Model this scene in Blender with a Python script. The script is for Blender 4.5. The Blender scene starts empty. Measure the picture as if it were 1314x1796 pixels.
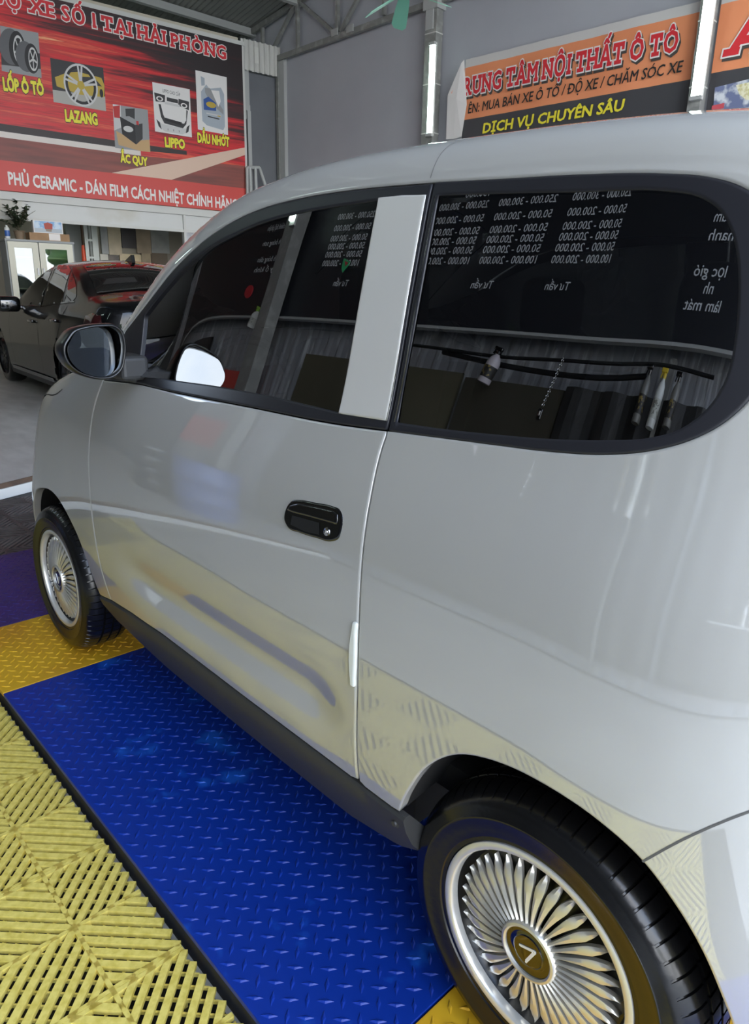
import bpy, bmesh, math, random
import numpy as np
from mathutils import Vector, Matrix
from mathutils.geometry import delaunay_2d_cdt
random.seed(7); rng = np.random.default_rng(7)
scene = bpy.context.scene
COL = scene.collection

# ------------------------------------------------------------------ camera
F_PX, PITCH, YAW, ROLL = 1243.52, 0.2992, 0.8143, 0.0221
CAM = np.array([2.5338, -0.8147, 1.2962])
h_ = np.array([-math.sin(YAW), math.cos(YAW), 0]); up_ = np.array([0, 0, 1.0]); r_ = np.cross(h_, up_)
FW = h_ * math.cos(PITCH) - up_ * math.sin(PITCH); u_ = h_ * math.sin(PITCH) + up_ * math.cos(PITCH)
RT = r_ * math.cos(ROLL) + u_ * math.sin(ROLL); UP = -r_ * math.sin(ROLL) + u_ * math.cos(ROLL)
cd = bpy.data.cameras.new('camera'); cam = bpy.data.objects.new('camera', cd); COL.objects.link(cam)
cam.matrix_world = Matrix([[RT[i], UP[i], -FW[i], CAM[i]] for i in range(3)] + [[0, 0, 0, 1]])
cd.sensor_fit = 'VERTICAL'; cd.sensor_height = 36; cd.lens = 36 * F_PX / 1796; cd.clip_start = .02; cd.clip_end = 300
scene.camera = cam

# ------------------------------------------------------------------ view + world
vs = scene.view_settings
vs.view_transform = 'Standard'; vs.look = 'None'; vs.gamma = 1; vs.use_curve_mapping = False
vs.exposure = 0.27
SKY = 7.6
world = bpy.data.worlds.new('world'); scene.world = world; world.use_nodes = True
wt = world.node_tree; wt.nodes.clear()
def wn(t, **kw):
    n = wt.nodes.new(t)
    for k, v in kw.items(): setattr(n, k, v)
    return n
tc = wn('ShaderNodeTexCoord'); sep = wn('ShaderNodeSeparateXYZ'); wt.links.new(tc.outputs['Generated'], sep.inputs[0])
rampz = wn('ShaderNodeValToRGB'); wt.links.new(sep.outputs['Z'], rampz.inputs[0])
cr = rampz.color_ramp; cr.elements[0].position = 0.0; cr.elements[0].color = (.80, .85, .90, 1); cr.elements[1].position = .7; cr.elements[1].color = (.22, .42, .80, 1)
nz = wn('ShaderNodeTexNoise'); nz.inputs['Scale'].default_value = 3.0; nz.inputs['Detail'].default_value = 6
wt.links.new(tc.outputs['Generated'], nz.inputs['Vector'])
cl = wn('ShaderNodeValToRGB'); cl.color_ramp.elements[0].position = .40; cl.color_ramp.elements[1].position = .62
wt.links.new(nz.outputs['Fac'], cl.inputs[0])
mx = wn('ShaderNodeMixRGB'); wt.links.new(cl.outputs['Color'], mx.inputs[0]); wt.links.new(rampz.outputs['Color'], mx.inputs[1]); mx.inputs[2].default_value = (.95, .96, .98, 1)
bg = wn('ShaderNodeBackground'); bg.inputs['Strength'].default_value = SKY; wt.links.new(mx.outputs[0], bg.inputs[0])
wo = wn('ShaderNodeOutputWorld'); wt.links.new(bg.outputs[0], wo.inputs[0])

# ------------------------------------------------------------------ helpers
def lin(c):
    return tuple((x / 12.92 if x <= .04045 else ((x + .055) / 1.055) ** 2.4) for x in [v / 255 for v in c]) + (1,)
MATS = {}
def mat(name, rgb=(128, 128, 128), rough=.5, metal=0, coat=0, coat_rough=.03, coat_ior=1.5, spec=.5, emit=None, estr=0, noise=None, bump=None):
    m = bpy.data.materials.new(name); m.use_nodes = True; nt = m.node_tree; b = nt.nodes['Principled BSDF']
    b.inputs['Base Color'].default_value = lin(rgb); b.inputs['Roughness'].default_value = rough; b.inputs['Metallic'].default_value = metal
    b.inputs['Coat Weight'].default_value = coat; b.inputs['Coat Roughness'].default_value = coat_rough; b.inputs['Coat IOR'].default_value = coat_ior; b.inputs['Specular IOR Level'].default_value = spec
    if emit: b.inputs['Emission Color'].default_value = lin(emit); b.inputs['Emission Strength'].default_value = estr
    if noise or bump:
        t = nt.nodes.new('ShaderNodeTexCoord')
    if noise:   # (scale, second colour, lo, hi, stretch)
        n = nt.nodes.new('ShaderNodeTexNoise'); n.inputs['Scale'].default_value = noise[0]; n.inputs['Detail'].default_value = 6
        mp = nt.nodes.new('ShaderNodeMapping'); mp.inputs['Scale'].default_value = noise[4] if len(noise) > 4 else (1, 1, 1)
        nt.links.new(t.outputs['Object'], mp.inputs[0]); nt.links.new(mp.outputs[0], n.inputs['Vector'])
        r = nt.nodes.new('ShaderNodeValToRGB'); r.color_ramp.elements[0].position = noise[2]; r.color_ramp.elements[1].position = noise[3]
        r.color_ramp.elements[0].color = lin(rgb); r.color_ramp.elements[1].color = lin(noise[1])
        nt.links.new(n.outputs['Fac'], r.inputs[0]); nt.links.new(r.outputs[0], b.inputs['Base Color'])
    if bump:    # (scale, strength, distance)
        n2 = nt.nodes.new('ShaderNodeTexNoise'); n2.inputs['Scale'].default_value = bump[0]; n2.inputs['Detail'].default_value = 4
        nt.links.new(t.outputs['Object'], n2.inputs['Vector'])
        bp = nt.nodes.new('ShaderNodeBump'); bp.inputs['Strength'].default_value = bump[1]; bp.inputs['Distance'].default_value = bump[2]
        nt.links.new(n2.outputs['Fac'], bp.inputs['Height']); nt.links.new(bp.outputs[0], b.inputs['Normal'])
    MATS[name] = m
    return m

def glass_mat(name, tint, base, ior=1.5, refl=(1, 1, 1)):
    m = bpy.data.materials.new(name); m.use_nodes = True; nt = m.node_tree; nt.nodes.clear()
    out = nt.nodes.new('ShaderNodeOutputMaterial'); tr = nt.nodes.new('ShaderNodeBsdfTransparent'); tr.inputs[0].default_value = tint + (1,)
    gl = nt.nodes.new('ShaderNodeBsdfGlossy'); gl.inputs['Roughness'].default_value = 0.0; gl.inputs['Color'].default_value = refl + (1,)
    fr = nt.nodes.new('ShaderNodeFresnel'); fr.inputs['IOR'].default_value = ior
    mm = nt.nodes.new('ShaderNodeMath'); mm.operation = 'MULTIPLY_ADD'; mm.inputs[1].default_value = 1 - base; mm.inputs[2].default_value = base
    nt.links.new(fr.outputs[0], mm.inputs[0]); mx = nt.nodes.new('ShaderNodeMixShader')
    nt.links.new(mm.outputs[0], mx.inputs[0]); nt.links.new(tr.outputs[0], mx.inputs[1]); nt.links.new(gl.outputs[0], mx.inputs[2]); nt.links.new(mx.outputs[0], out.inputs[0])
    return m

def wm(o):
    M = o.matrix_basis.copy()
    while o.parent: o = o.parent; M = o.matrix_basis @ M
    return M
def tag(o, label=None, cat=None, group=None, kind=None):
    if label: o['label'] = label
    if cat: o['category'] = cat
    if group: o['group'] = group
    if kind: o['kind'] = kind
    return o
def empty(name, loc, label=None, cat=None, group=None, rz=0):
    o = bpy.data.objects.new(name, None); COL.objects.link(o); o.location = loc; o.rotation_euler = (0, 0, rz); o.empty_display_size = .1
    return tag(o, label, cat, group)
def link_mesh(name, V, Fc, m, parent=None, smooth=False, normals=None, local=False):
    V = np.asarray(V, float)
    if parent is not None and not local:
        Mi = np.array(wm(parent).inverted()); V = V @ Mi[:3, :3].T + Mi[:3, 3]
        if normals is not None: normals = np.asarray(normals) @ Mi[:3, :3].T
    me = bpy.data.meshes.new(name); me.from_pydata(V.tolist(), [], [list(map(int, f)) for f in Fc]); me.update()
    ms = m if isinstance(m, (list, tuple)) else [m]
    for x in ms: me.materials.append(x)
    if smooth: me.polygons.foreach_set('use_smooth', [True] * len(me.polygons))
    if normals is not None: me.normals_split_custom_set_from_vertices([tuple(n) for n in normals])
    o = bpy.data.objects.new(name, me); COL.objects.link(o)
    if parent is not None: o.parent = parent
    return o
class MB:
    def __init__(s): s.v = []; s.f = []; s.mi = []
    def add(s, V, Fc, mi=0):
        n = len(s.v); s.v += [tuple(map(float, p)) for p in V]; s.f += [[i + n for i in f] for f in Fc]; s.mi += [mi] * len(Fc); return s
    def box(s, c, d, rot=None, mi=0, bev=0):
        x, y, z = [q / 2 for q in d]
        if bev <= 0:
            V = [(a * x, b * y, e * z) for a in (-1, 1) for b in (-1, 1) for e in (-1, 1)]
            Fc = [(0, 1, 3, 2), (4, 6, 7, 5), (0, 4, 5, 1), (2, 3, 7, 6), (0, 2, 6, 4), (1, 5, 7, 3)]
        else:
            bm = bmesh.new(); bmesh.ops.create_cube(bm, size=1); bmesh.ops.scale(bm, vec=d, verts=bm.verts)
            bmesh.ops.bevel(bm, geom=bm.edges[:], offset=bev, segments=3, profile=.5, affect='EDGES'); bm.verts.ensure_lookup_table()
            V = [tuple(v.co) for v in bm.verts]; Fc = [[v.index for v in f.verts] for f in bm.faces]; bm.free()
        if rot is not None: V = [tuple(rot @ Vector(v)) for v in V]
        return s.add([(v[0] + c[0], v[1] + c[1], v[2] + c[2]) for v in V], Fc, mi)
    def tube(s, pts, r, n=10, cap=True, mi=0):
        pts = [Vector(p) for p in pts]; rs = r if isinstance(r, (list, tuple)) else [r] * len(pts); V = []; Fc = []; pn = None
        for i, p in enumerate(pts):
            t = (pts[min(i + 1, len(pts) - 1)] - pts[max(i - 1, 0)]).normalized()
            if pn is None: a = Vector((0, 0, 1)) if abs(t.z) < .9 else Vector((1, 0, 0)); pn = t.cross(a).normalized()
            else: pn = (pn - t * pn.dot(t)).normalized()
            b = t.cross(pn)
            for k in range(n):
                an = 2 * math.pi * k / n; V.append(p + (pn * math.cos(an) + b * math.sin(an)) * rs[i])
        for i in range(len(pts) - 1):
            for k in range(n): Fc.append((i * n + k, i * n + (k + 1) % n, (i + 1) * n + (k + 1) % n, (i + 1) * n + k))
        if cap: Fc += [list(range(n))[::-1], [(len(pts) - 1) * n + k for k in range(n)]]
        return s.add(V, Fc, mi)
    def lathe(s, prof, c=(0, 0, 0), axis='Z', n=24, mi=0):
        V = []; Fc = []; m = len(prof)
        for k in range(n):
            a = 2 * math.pi * k / n
            for r, z in prof:
                q = (r * math.cos(a), r * math.sin(a), z)
                if axis == 'Y': q = (q[0], q[2], q[1])
                if axis == 'X': q = (q[2], q[0], q[1])
                V.append((q[0] + c[0], q[1] + c[1], q[2] + c[2]))
        for k in range(n):
            for i in range(m - 1):
                Fc.append((k * m + i, ((k + 1) % n) * m + i, ((k + 1) % n) * m + i + 1, k * m + i + 1))
        return s.add(V, Fc, mi)
    def poly(s, P, mi=0): return s.add(P, [list(range(len(P)))], mi)
    def prism(s, P, d, mi=0):   # polygon P extruded by the vector d
        n = len(P); Q = [(p[0] + d[0], p[1] + d[1], p[2] + d[2]) for p in P]
        return s.add(list(P) + Q, [list(range(n))[::-1], list(range(n, 2 * n))] + [(i, (i + 1) % n, (i + 1) % n + n, i + n) for i in range(n)], mi)
    def build(s, name, m, parent=None, smooth=False, fix=True):
        o = link_mesh(name, s.v, s.f, m, parent, smooth)
        if any(s.mi): o.data.polygons.foreach_set('material_index', s.mi)
        if fix:
            bm = bmesh.new(); bm.from_mesh(o.data); bmesh.ops.recalc_face_normals(bm, faces=bm.faces); bm.to_mesh(o.data); bm.free()
        if smooth:
            try: o.data.set_sharp_from_angle(angle=math.radians(40))
            except Exception: pass
        return o
def copy_tree(o, parent=None):
    c = o.copy(); COL.objects.link(c)
    if parent is not None: c.parent = parent
    for ch in list(o.children): copy_tree(ch, c)
    return c
def struct(o): o['kind'] = 'structure'; return o
def arr(*a): return np.array(a, float)
def pray(px):
    d = FW + ((px[0] - 657) / F_PX) * RT - ((px[1] - 898) / F_PX) * UP; return d / np.linalg.norm(d)
class Plane:      # a vertical wall plane with its own (along, height) frame
    def __init__(s, p0, az):
        s.p0 = arr(*p0); a = math.radians(az); s.e = arr(math.cos(a), math.sin(a), 0)
        s.n = arr(math.sin(a), -math.cos(a), 0)
    def hit(s, px):
        d = pray(px); t = ((s.p0 - CAM) @ s.n) / (d @ s.n); q = CAM + t * d - s.p0; return arr(q @ s.e, q[2] + s.p0[2])
    def pt(s, a, z, off=0): return s.p0 * arr(1, 1, 0) + s.e * a + arr(0, 0, z) + s.n * off
    def shift(s, off): q = Plane(s.p0 + s.n * off, 0); q.e = s.e; q.n = s.n; return q

# ------------------------------------------------------------------ materials
paint = mat('silver_paint', (186, 184, 177), .5, .2, 1.0, .015, 2.5)
film = mat('silver_pillar_film', (214, 211, 203), .4, .25, .8, .05, 1.7)
satin = mat('satin_black_trim', (34, 34, 38), .38)
plastic = mat('grey_black_plastic', (52, 52, 52), .5)
gloss_black = mat('gloss_black', (8, 8, 9), .12, 0, 1, .02)
rubber = mat('tyre_rubber', (17, 17, 18), .24, spec=.5, bump=(70, .15, .002))
liner = mat('liner_black', (14, 14, 15), .75)
chrome = mat('chrome', (215, 215, 212), .12, 1)
machined = mat('machined_aluminium', (216, 212, 202), .34, .75)
dark_dish = mat('dark_wheel_dish', (16, 16, 17), .3)
tint_glass = glass_mat('tinted_glass', (.10, .105, .10), .13, 1.55)
mirror_silver = mat('mirror_silver', (186, 191, 194), 0.0, 1)
seam_dark = mat('seam_dark', (40, 40, 40), .6)
leather = mat('dark_leather', (40, 38, 37), .55)

led = mat('lamp_tube_glow', (255, 255, 255), .4, emit=(226, 255, 246), estr=13.0)
# ------------------------------------------------------------------ the setting
concrete = mat('concrete', (172, 168, 160), .55, noise=(2.2, (194, 190, 181), .35, .7), bump=(30, .12, .01))
concrete_far = mat('concrete_polished', (176, 172, 164), .35, noise=(3.5, (198, 194, 186), .36, .7, (1, 2.5, 1)), bump=(12, .12, .01))
grey_wall = mat('grey_panel_wall', (164, 165, 171), .55, noise=(.9, (174, 175, 180), .3, .75), bump=(6, .08, .02))
dark_wall = mat('dark_grey_wall', (96, 98, 102), .6, noise=(1.2, (106, 108, 112), .3, .75))
roof_grey = mat('roof_sheet_grey', (122, 122, 118), .6, noise=(1.5, (136, 136, 131), .3, .7))
steel_grey = mat('painted_steel_grey', (128, 128, 124), .5, noise=(9, (162, 162, 156), .5, .8))
steel_light = mat('painted_steel_light', (170, 171, 168), .5)
white_paint = mat('white_paint', (205, 204, 198), .55)
cream_paint = mat('cream_paint', (196, 188, 168), .6)
FAR = Plane((-9.3, 7.77, 0), 84.7); RIGHT = Plane((-9.3, 7.77, 0), 3.0)
FLOOR_Z = -.085
def slab(name, x0, x1, y0, y1, z0, z1, m):
    return struct(MB().box(((x0 + x1) / 2, (y0 + y1) / 2, (z0 + z1) / 2), (x1 - x0, y1 - y0, z1 - z0)).build(name, m))
slab('floor', -3.0, 6.0, -2.8, 8.6, -.25, FLOOR_Z, concrete)
# raised concrete floor beyond the black tiles, falling gently towards the step
ZF = lambda x: .02 + .018 * (-x - 2.5)
P = [(-1.235, -3.2), (-5.365, 8.6), (-14, 8.6), (-14, -7), (-1.235, -7)]
struct(MB().add([(x, y, -.25) for x, y in P] + [(x, y, ZF(x)) for x, y in P], [(4, 3, 2, 1, 0), (5, 6, 7, 8, 9)] + [(i, (i + 1) % 5, (i + 1) % 5 + 5, i + 5) for i in range(5)]).build('floor_back', concrete_far))
rust = mat('rusty_edge_strip', (88, 68, 52), .7, noise=(14, (60, 46, 38), .4, .7))
m1, m2 = MB(), MB(); d_ = arr(-.33, 1, 0); 
A, B = arr(-1.235, -3.2, 0), arr(-5.365, 8.6, 0); nn_ = arr(1, .35, 0) / math.hypot(1, .35)
m1.prism([tuple(A + nn_ * .002 + arr(0, 0, ZF(A[0]) - .032)), tuple(B + nn_ * .002 + arr(0, 0, ZF(B[0]) - .032)), tuple(B + nn_ * .002 + arr(0, 0, ZF(B[0]) + .002)), tuple(A + nn_ * .002 + arr(0, 0, ZF(A[0]) + .002))], tuple(nn_ * .01))
m2.prism([tuple(A + nn_ * .001 + arr(0, 0, -.08)), tuple(B + nn_ * .001 + arr(0, 0, -.08)), tuple(B + nn_ * .001 + arr(0, 0, ZF(B[0]) - .033)), tuple(A + nn_ * .001 + arr(0, 0, ZF(A[0]) - .033))], tuple(nn_ * .022))
struct(m1.build('trim_1', rust)); struct(m2.build('trim_2', white_paint))
outdoor = mat('street_concrete', (140, 138, 130), .8, noise=(.6, (120, 118, 110), .3, .7))
struct(MB().box((0, 0, -.35), (120, 120, .19)).build('ground', outdoor))

# right-hand wall, far wall, roof
ZC = lambda x: 5.97 + .158 * (x + 9.3)          # roof height above the far part of the hall
def wall_poly(pl, pts, th): return MB().prism([tuple(pl.pt(a, z, 0)) for a, z in pts], tuple(-pl.n * th))
struct(wall_poly(RIGHT, [(-4, FLOOR_Z), (15.2, FLOOR_Z), (15.2, 6.6), (7.3, 7.1), (-4, 5.4)], .15).build('wall_right', grey_wall))
def roof(name, x0, z0, x1, z1, y0, y1, m):
    mb = MB(); n = 60
    # corrugated sheet: ribs run along the slope
    ys_ = np.linspace(y0, y1, int((y1 - y0) / .1) * 2 + 1); V = []; Fc = []
    for i, y in enumerate(ys_):
        dz = .025 if i % 2 else 0
        V += [(x0, y, z0 + dz), (x1, y, z1 + dz)]
    for i in range(len(ys_) - 1): Fc.append((2 * i, 2 * i + 1, 2 * i + 3, 2 * i + 2))
    o = mb.add(V, Fc).build(name, m, fix=False); return struct(o)
roof('ceiling', -13.5, ZC(-13.5), -2.0, ZC(-2), -3.0, 8.6, roof_grey)
roof('ceiling_rear', -2.0, ZC(-2), 4.6, 6.25, -3.0, 8.6, roof_grey)
for i, x in enumerate((-12.6, -11.3, -10.0, -8.7, -7.4, -6.1, -4.8, -3.5)):
    struct(MB().box((x, 2.8, ZC(x) - .07), (.07, 11.4, .12), rot=Matrix.Rotation(-.157, 3, 'Y')).build('trim_%d' % (i + 3), steel_light))
struct(MB().box((-13.2, 2.6, 3.4), (.15, 12, 7)).build('wall_back', dark_wall))

# ------------------------------------------------------------------ lift platform of tread plate
blue_pl = mat('blue_tread_plate', (7, 46, 138), .42, noise=(7, (24, 82, 178), .61, .69), spec=.4)
purple_pl = mat('purple_tread_plate', (58, 44, 118), .42, noise=(5, (48, 40, 100), .4, .7), spec=.4)
yellow_pl = mat('yellow_tread_plate', (214, 166, 38), .42, noise=(5, (198, 144, 34), .45, .7), spec=.4)
edge_dark = mat('platform_edge_steel', (22, 26, 40), .6, noise=(20, (40, 30, 24), .5, .7))
def tread_plate(name, x0, x1, y0, y1, m, parent):
    mb = MB(); mb.box(((x0 + x1) / 2, (y0 + y1) / 2, -.007), (x1 - x0, y1 - y0, .014), bev=.002)
    p = .034; n = int(3.2 / p)
    for i in range(-n, n):
        for j in range(-n, n):
            cx = (i + j) * p * .7071 + .9; cy = (i - j) * p * .7071
            if not (x0 + .018 < cx < x1 - .018 and y0 + .018 < cy < y1 - .018): continue
            a = math.pi / 4 if (i + j) % 2 else -math.pi / 4      # alternate directions
            L, w, hgt = .0175, .0052, .0024; ca, sa = math.cos(a), math.sin(a)
            q = [(-L, 0, 0), (0, -w, 0), (L, 0, 0), (0, w, 0), (-L * .55, 0, hgt), (0, -w * .35, hgt), (L * .55, 0, hgt), (0, w * .35, hgt)]
            mb.add([(cx + x * ca - y * sa, cy + x * sa + y * ca, z) for x, y, z in q], [(4, 5, 6, 7), (0, 1, 5, 4), (1, 2, 6, 5), (2, 3, 7, 6), (3, 0, 4, 7)])
    return mb.build(name, m, parent)
def platform(y0, y1, label, detail=True):
    p = empty('lift_platform', (.6, (y0 + y1) / 2, FLOOR_Z), label, 'lift platform', 'runways of the drive-on lift')
    for nm, a, b, m in (('end_plate', -1.17, -.332, purple_pl), ('yellow_plate', -.328, .192, yellow_pl), ('centre_plate', .196, 1.883, blue_pl), ('yellow_plate', 1.887, 2.42, yellow_pl), ('end_plate', 2.424, 3.2, blue_pl)):
        o = tread_plate(nm, a, b, y0, y1, m, p)
        if nm == 'end_plate': o['label'] = 'purple tread plate end' if m is purple_pl else 'blue tread plate end'
        else: o['label'] = ('yellow' if 'yellow' in nm else 'blue') + ' tread plate'
    MB().box((1.015, y0 + .012, -.048), (4.37, .012, .070)).box((1.015, y1 - .012, -.048), (4.37, .012, .070)).box((-1.16, (y0 + y1) / 2, -.048), (.012, y1 - y0 - .04, .07)).build('side_skirt', edge_dark, p)
    return p
platform(-.285, .42, 'blue and yellow tread-plate platform under the near wheels of the silver car')
platform(.98, 1.685, 'blue and yellow tread-plate platform under the far side of the silver car')

# ------------------------------------------------------------------ interlocking grid tiles
tile_yel = mat('yellow_grid_tile', (226, 206, 108), .5, noise=(60, (204, 182, 80), .4, .7))
tile_blk = mat('black_grid_tile', (74, 72, 70), .42, noise=(8, (110, 108, 104), .45, .8))
def tile_mesh(name, m, ymax=.2, drop=0):
    """one 0.4 m tile: four squares of diagonal slats, solid ribs along the borders and the middle lines"""
    mb = MB(); t = .2; zt = -.0; hh = .012
    def bar(p, q, w, z0, h):
        p = arr(*p); q = arr(*q); d = q - p; L = np.linalg.norm(d)
        if L < .004: return
        d /= L; nn = arr(-d[1], d[0]) * w / 2
        mb.prism([(p[0] - nn[0], p[1] - nn[1], z0), (q[0] - nn[0], q[1] - nn[1], z0), (q[0] + nn[0], q[1] + nn[1], z0), (p[0] + nn[0], p[1] + nn[1], z0)], (0, 0, h))
    def clip(p, q):    # keep y <= ymax
        (x0, y0), (x1, y1) = p, q
        if y0 > ymax and y1 > ymax: return None
        if y0 > ymax: k = (ymax - y1) / (y0 - y1); return (x1 + (x0 - x1) * k, ymax), (x1, y1)
        if y1 > ymax: k = (ymax - y0) / (y1 - y0); return (x0, y0), (x0 + (x1 - x0) * k, ymax)
        return p, q
    e = .009
    for x in (-t + .0055, 0, t - .0055):
        c = clip((x, -t), (x, t)); 
        if c: bar(*c, .010, zt - hh, hh)
    for y in (-t + .0055, 0, t - .0055):
        if y < ymax: bar((-t, y), (t, y), .010, zt - hh, hh)
    pitch = .0272; w = .0150
    for qx in (-1, 1):
        for qy in (-1, 1):
            sgn = qx * qy                     # radial diagonals from the tile centre
            for k in range(-9, 10):
                c_ = k * pitch * 1.4142          # line v = u + c in the local square
                if abs(c_) > .2 - .02: continue
                u0 = max(0.0, -c_); u1 = min(.2, .2 - c_)
                p = (qx * u0, qy * (u0 + c_)); q = (qx * u1, qy * (u1 + c_))
                cl = clip(p, q)
                if cl: bar(*cl, w, zt - hh, hh)
            # thin under-bracing across the slats
            for k in range(1, 10):
                s_ = k * .04
                if s_ > .39: continue
                u0 = max(0.0, s_ - .2); u1 = min(.2, s_)
                cl = clip((qx * u0, qy * (s_ - u0)), (qx * u1, qy * (s_ - u1)))
                if cl: bar(*cl, .004, zt - hh - .008, .008)
    # feet
    for x in (-.1, .1):
        for y in (-.1, .1):
            if y < ymax: mb.box((x, y, -.027), (.012, .012, .016))
    o = mb.build(name, m)
    return o
TZ = FLOOR_Z + .035
bed = mat('dark_gap_sheet', (26, 25, 24), .5)  # dark sheets added under the tiles so the gaps between slats read black
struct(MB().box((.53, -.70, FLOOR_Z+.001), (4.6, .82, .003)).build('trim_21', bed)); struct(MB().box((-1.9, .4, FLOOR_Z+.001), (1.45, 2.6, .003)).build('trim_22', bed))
proto = tile_mesh('floor_tile', tile_yel); proto_cut = tile_mesh('floor_tile', tile_yel, ymax=.152)
used = set()
def place_tile(src, x, y, z, label, group):
    o = src if src.name not in used else src.copy()
    if o is not src: COL.objects.link(o)
    used.add(src.name); o.location = (x, y, z); tag(o, label, 'floor tile', group); return o
for j in range(2):
    for k in range(-7, 4):
        place_tile(proto_cut if j == 0 else proto, 1.21 + .4 * k, -.445 - .4 * j, TZ, 'yellow plastic grid floor tile laid in the strip beside the blue platform', 'yellow grid floor tiles')
protob = tile_mesh('floor_tile', tile_blk)
for j in range(6):
    for k in range(-2, 4):
        x = -2.578 + .4 * k; y = -.62 + .4 * j
        if x - .2 > -2.53 - .35 * (y + .2 - .5) - .02 and x + .2 < -1.17: place_tile(protob, x, y, TZ, 'black plastic grid floor tile between the purple platform end and the raised concrete floor', 'black grid floor tiles')

# ------------------------------------------------------------------ car body surface
YC = .70; X0, X1 = -.50, 2.62
def pchip(xk, yk):
    xk = np.array(xk, float); yk = np.array(yk, float); h = np.diff(xk); d = np.diff(yk) / h
    m = np.zeros_like(yk); m[0] = d[0]; m[-1] = d[-1]
    for i in range(1, len(xk) - 1):
        if d[i - 1] * d[i] > 0:
            w1 = 2 * h[i] + h[i - 1]; w2 = h[i] + 2 * h[i - 1]; m[i] = (w1 + w2) / (w1 / d[i - 1] + w2 / d[i])
    def f(x):
        x = np.clip(np.asarray(x, float), xk[0], xk[-1]); i = np.clip(np.searchsorted(xk, x) - 1, 0, len(xk) - 2); t = (x - xk[i]) / h[i]
        return (2*t**3-3*t**2+1)*yk[i]+(t**3-2*t**2+t)*h[i]*m[i]+(-2*t**3+3*t**2)*yk[i+1]+(t**3-t**2)*h[i]*m[i+1]
    return f
def gsm(f, s, lo, hi, n=1200):
    x = np.linspace(lo - .3, hi + .3, n); y = f(x); k = np.arange(-int(4*s/(x[1]-x[0]))-1, int(4*s/(x[1]-x[0]))+2)*(x[1]-x[0]); w = np.exp(-.5*(k/s)**2); w /= w.sum()
    yy = np.convolve(np.pad(y, len(k)//2, mode='edge'), w, 'valid'); return lambda q: np.interp(q, x, yy)
SIDE = gsm(pchip([.16,.24,.32,.40,.455,.52,.62,.75,.88,.98,1.05,1.10,1.28,1.46,1.75], [.060,.006,-.028,-.0465,-.0545,-.0562,-.056,-.052,-.040,-.018,.005,.021,.058,.097,.162]), .012, .16, 1.75)
TOP = gsm(pchip([-.50,-.44,-.3,-.1,.1,.25,.42,.6,.75,.9,1.1,1.42,1.75,2.05,2.3,2.45,2.56,2.62],
          [.80,.885,.97,1.055,1.115,1.155,1.225,1.335,1.444,1.524,1.588,1.615,1.609,1.593,1.543,1.45,1.25,1.05]), .05, X0, X1)
CROWN = gsm(pchip([-.47,-.3,.2,.5,.8,1.2,2.2,2.62],[.06,.08,.10,.10,.09,.085,.085,.06]), .05, X0, X1)
def plan(X):
    X = np.asarray(X, float)
    base = np.interp(X, [-.2,0,.2,.47,.8,1.3,2.1,2.3], [.085,.055,.035,.017,.004,0,0,.012])
    s = np.clip((-.08-X)/.42, 0, 1); f = .62*(1-(1-s**2.8)**(1/2.2)); r = np.clip((X-2.15)/.47, 0, 1); g = .62*(1-(1-r**2.6)**(1/2.0))
    return base + f + g
PLAN = gsm(plan, .04, X0, X1)
def section(X, rc=.045):
    T = float(TOP(X)); c = float(CROWN(X)); Ze = T - c; z = np.linspace(.16, Ze, 140)
    sh = np.clip(.45*(.80-z), -.06, .17)*np.clip((.3-X)/.4, 0, 1)
    y = SIDE(z) + (PLAN(np.clip(X+sh, -.44, 9)) if -.40 < X < 2.55 else plan(X+sh*np.clip((X+.5)/.1, 0, 1)))
    # shallow scallop pressed into the lower door
    g = np.clip((X-.60)/.25, 0, 1)*np.clip((1.685-X)/.15, 0, 1); g = g*g*(3-2*g)
    y = np.minimum(y, YC-.02); t = np.linspace(0, 1, 80)[1:]; ye = y[-1]
    P = np.stack([np.r_[y, ye+(YC-ye)*t], np.r_[z, Ze+c*(1-(1-t)**2.0)]], 1)
    L = np.r_[0, np.cumsum(np.linalg.norm(np.diff(P, axis=0), axis=1))]; m = 600; s = np.linspace(0, L[-1], m)
    Q = np.stack([np.interp(s, L, P[:, i]) for i in (0, 1)], 1); ds = s[1]
    k = np.arange(-int(3*rc/ds)-1, int(3*rc/ds)+2); w = np.exp(-.5*(k*ds/rc)**2); w /= w.sum(); h = len(k)//2
    pre = 2*Q[0]-Q[1:h+1][::-1]; post = Q[-h-1:-1][::-1].copy(); post[:, 0] = 2*YC-post[:, 0]
    E_ = np.vstack([pre, Q, post]); Q = np.stack([np.convolve(E_[:, i], w, 'valid') for i in (0, 1)], 1)
    Q[:, 0] += np.where((Q[:, 1] < .8) & (Q[:, 0] < .4), g*.0195*np.exp(-.5*((Q[:, 1]-.533)/.036)**2), 0)
    return Q, s
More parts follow.
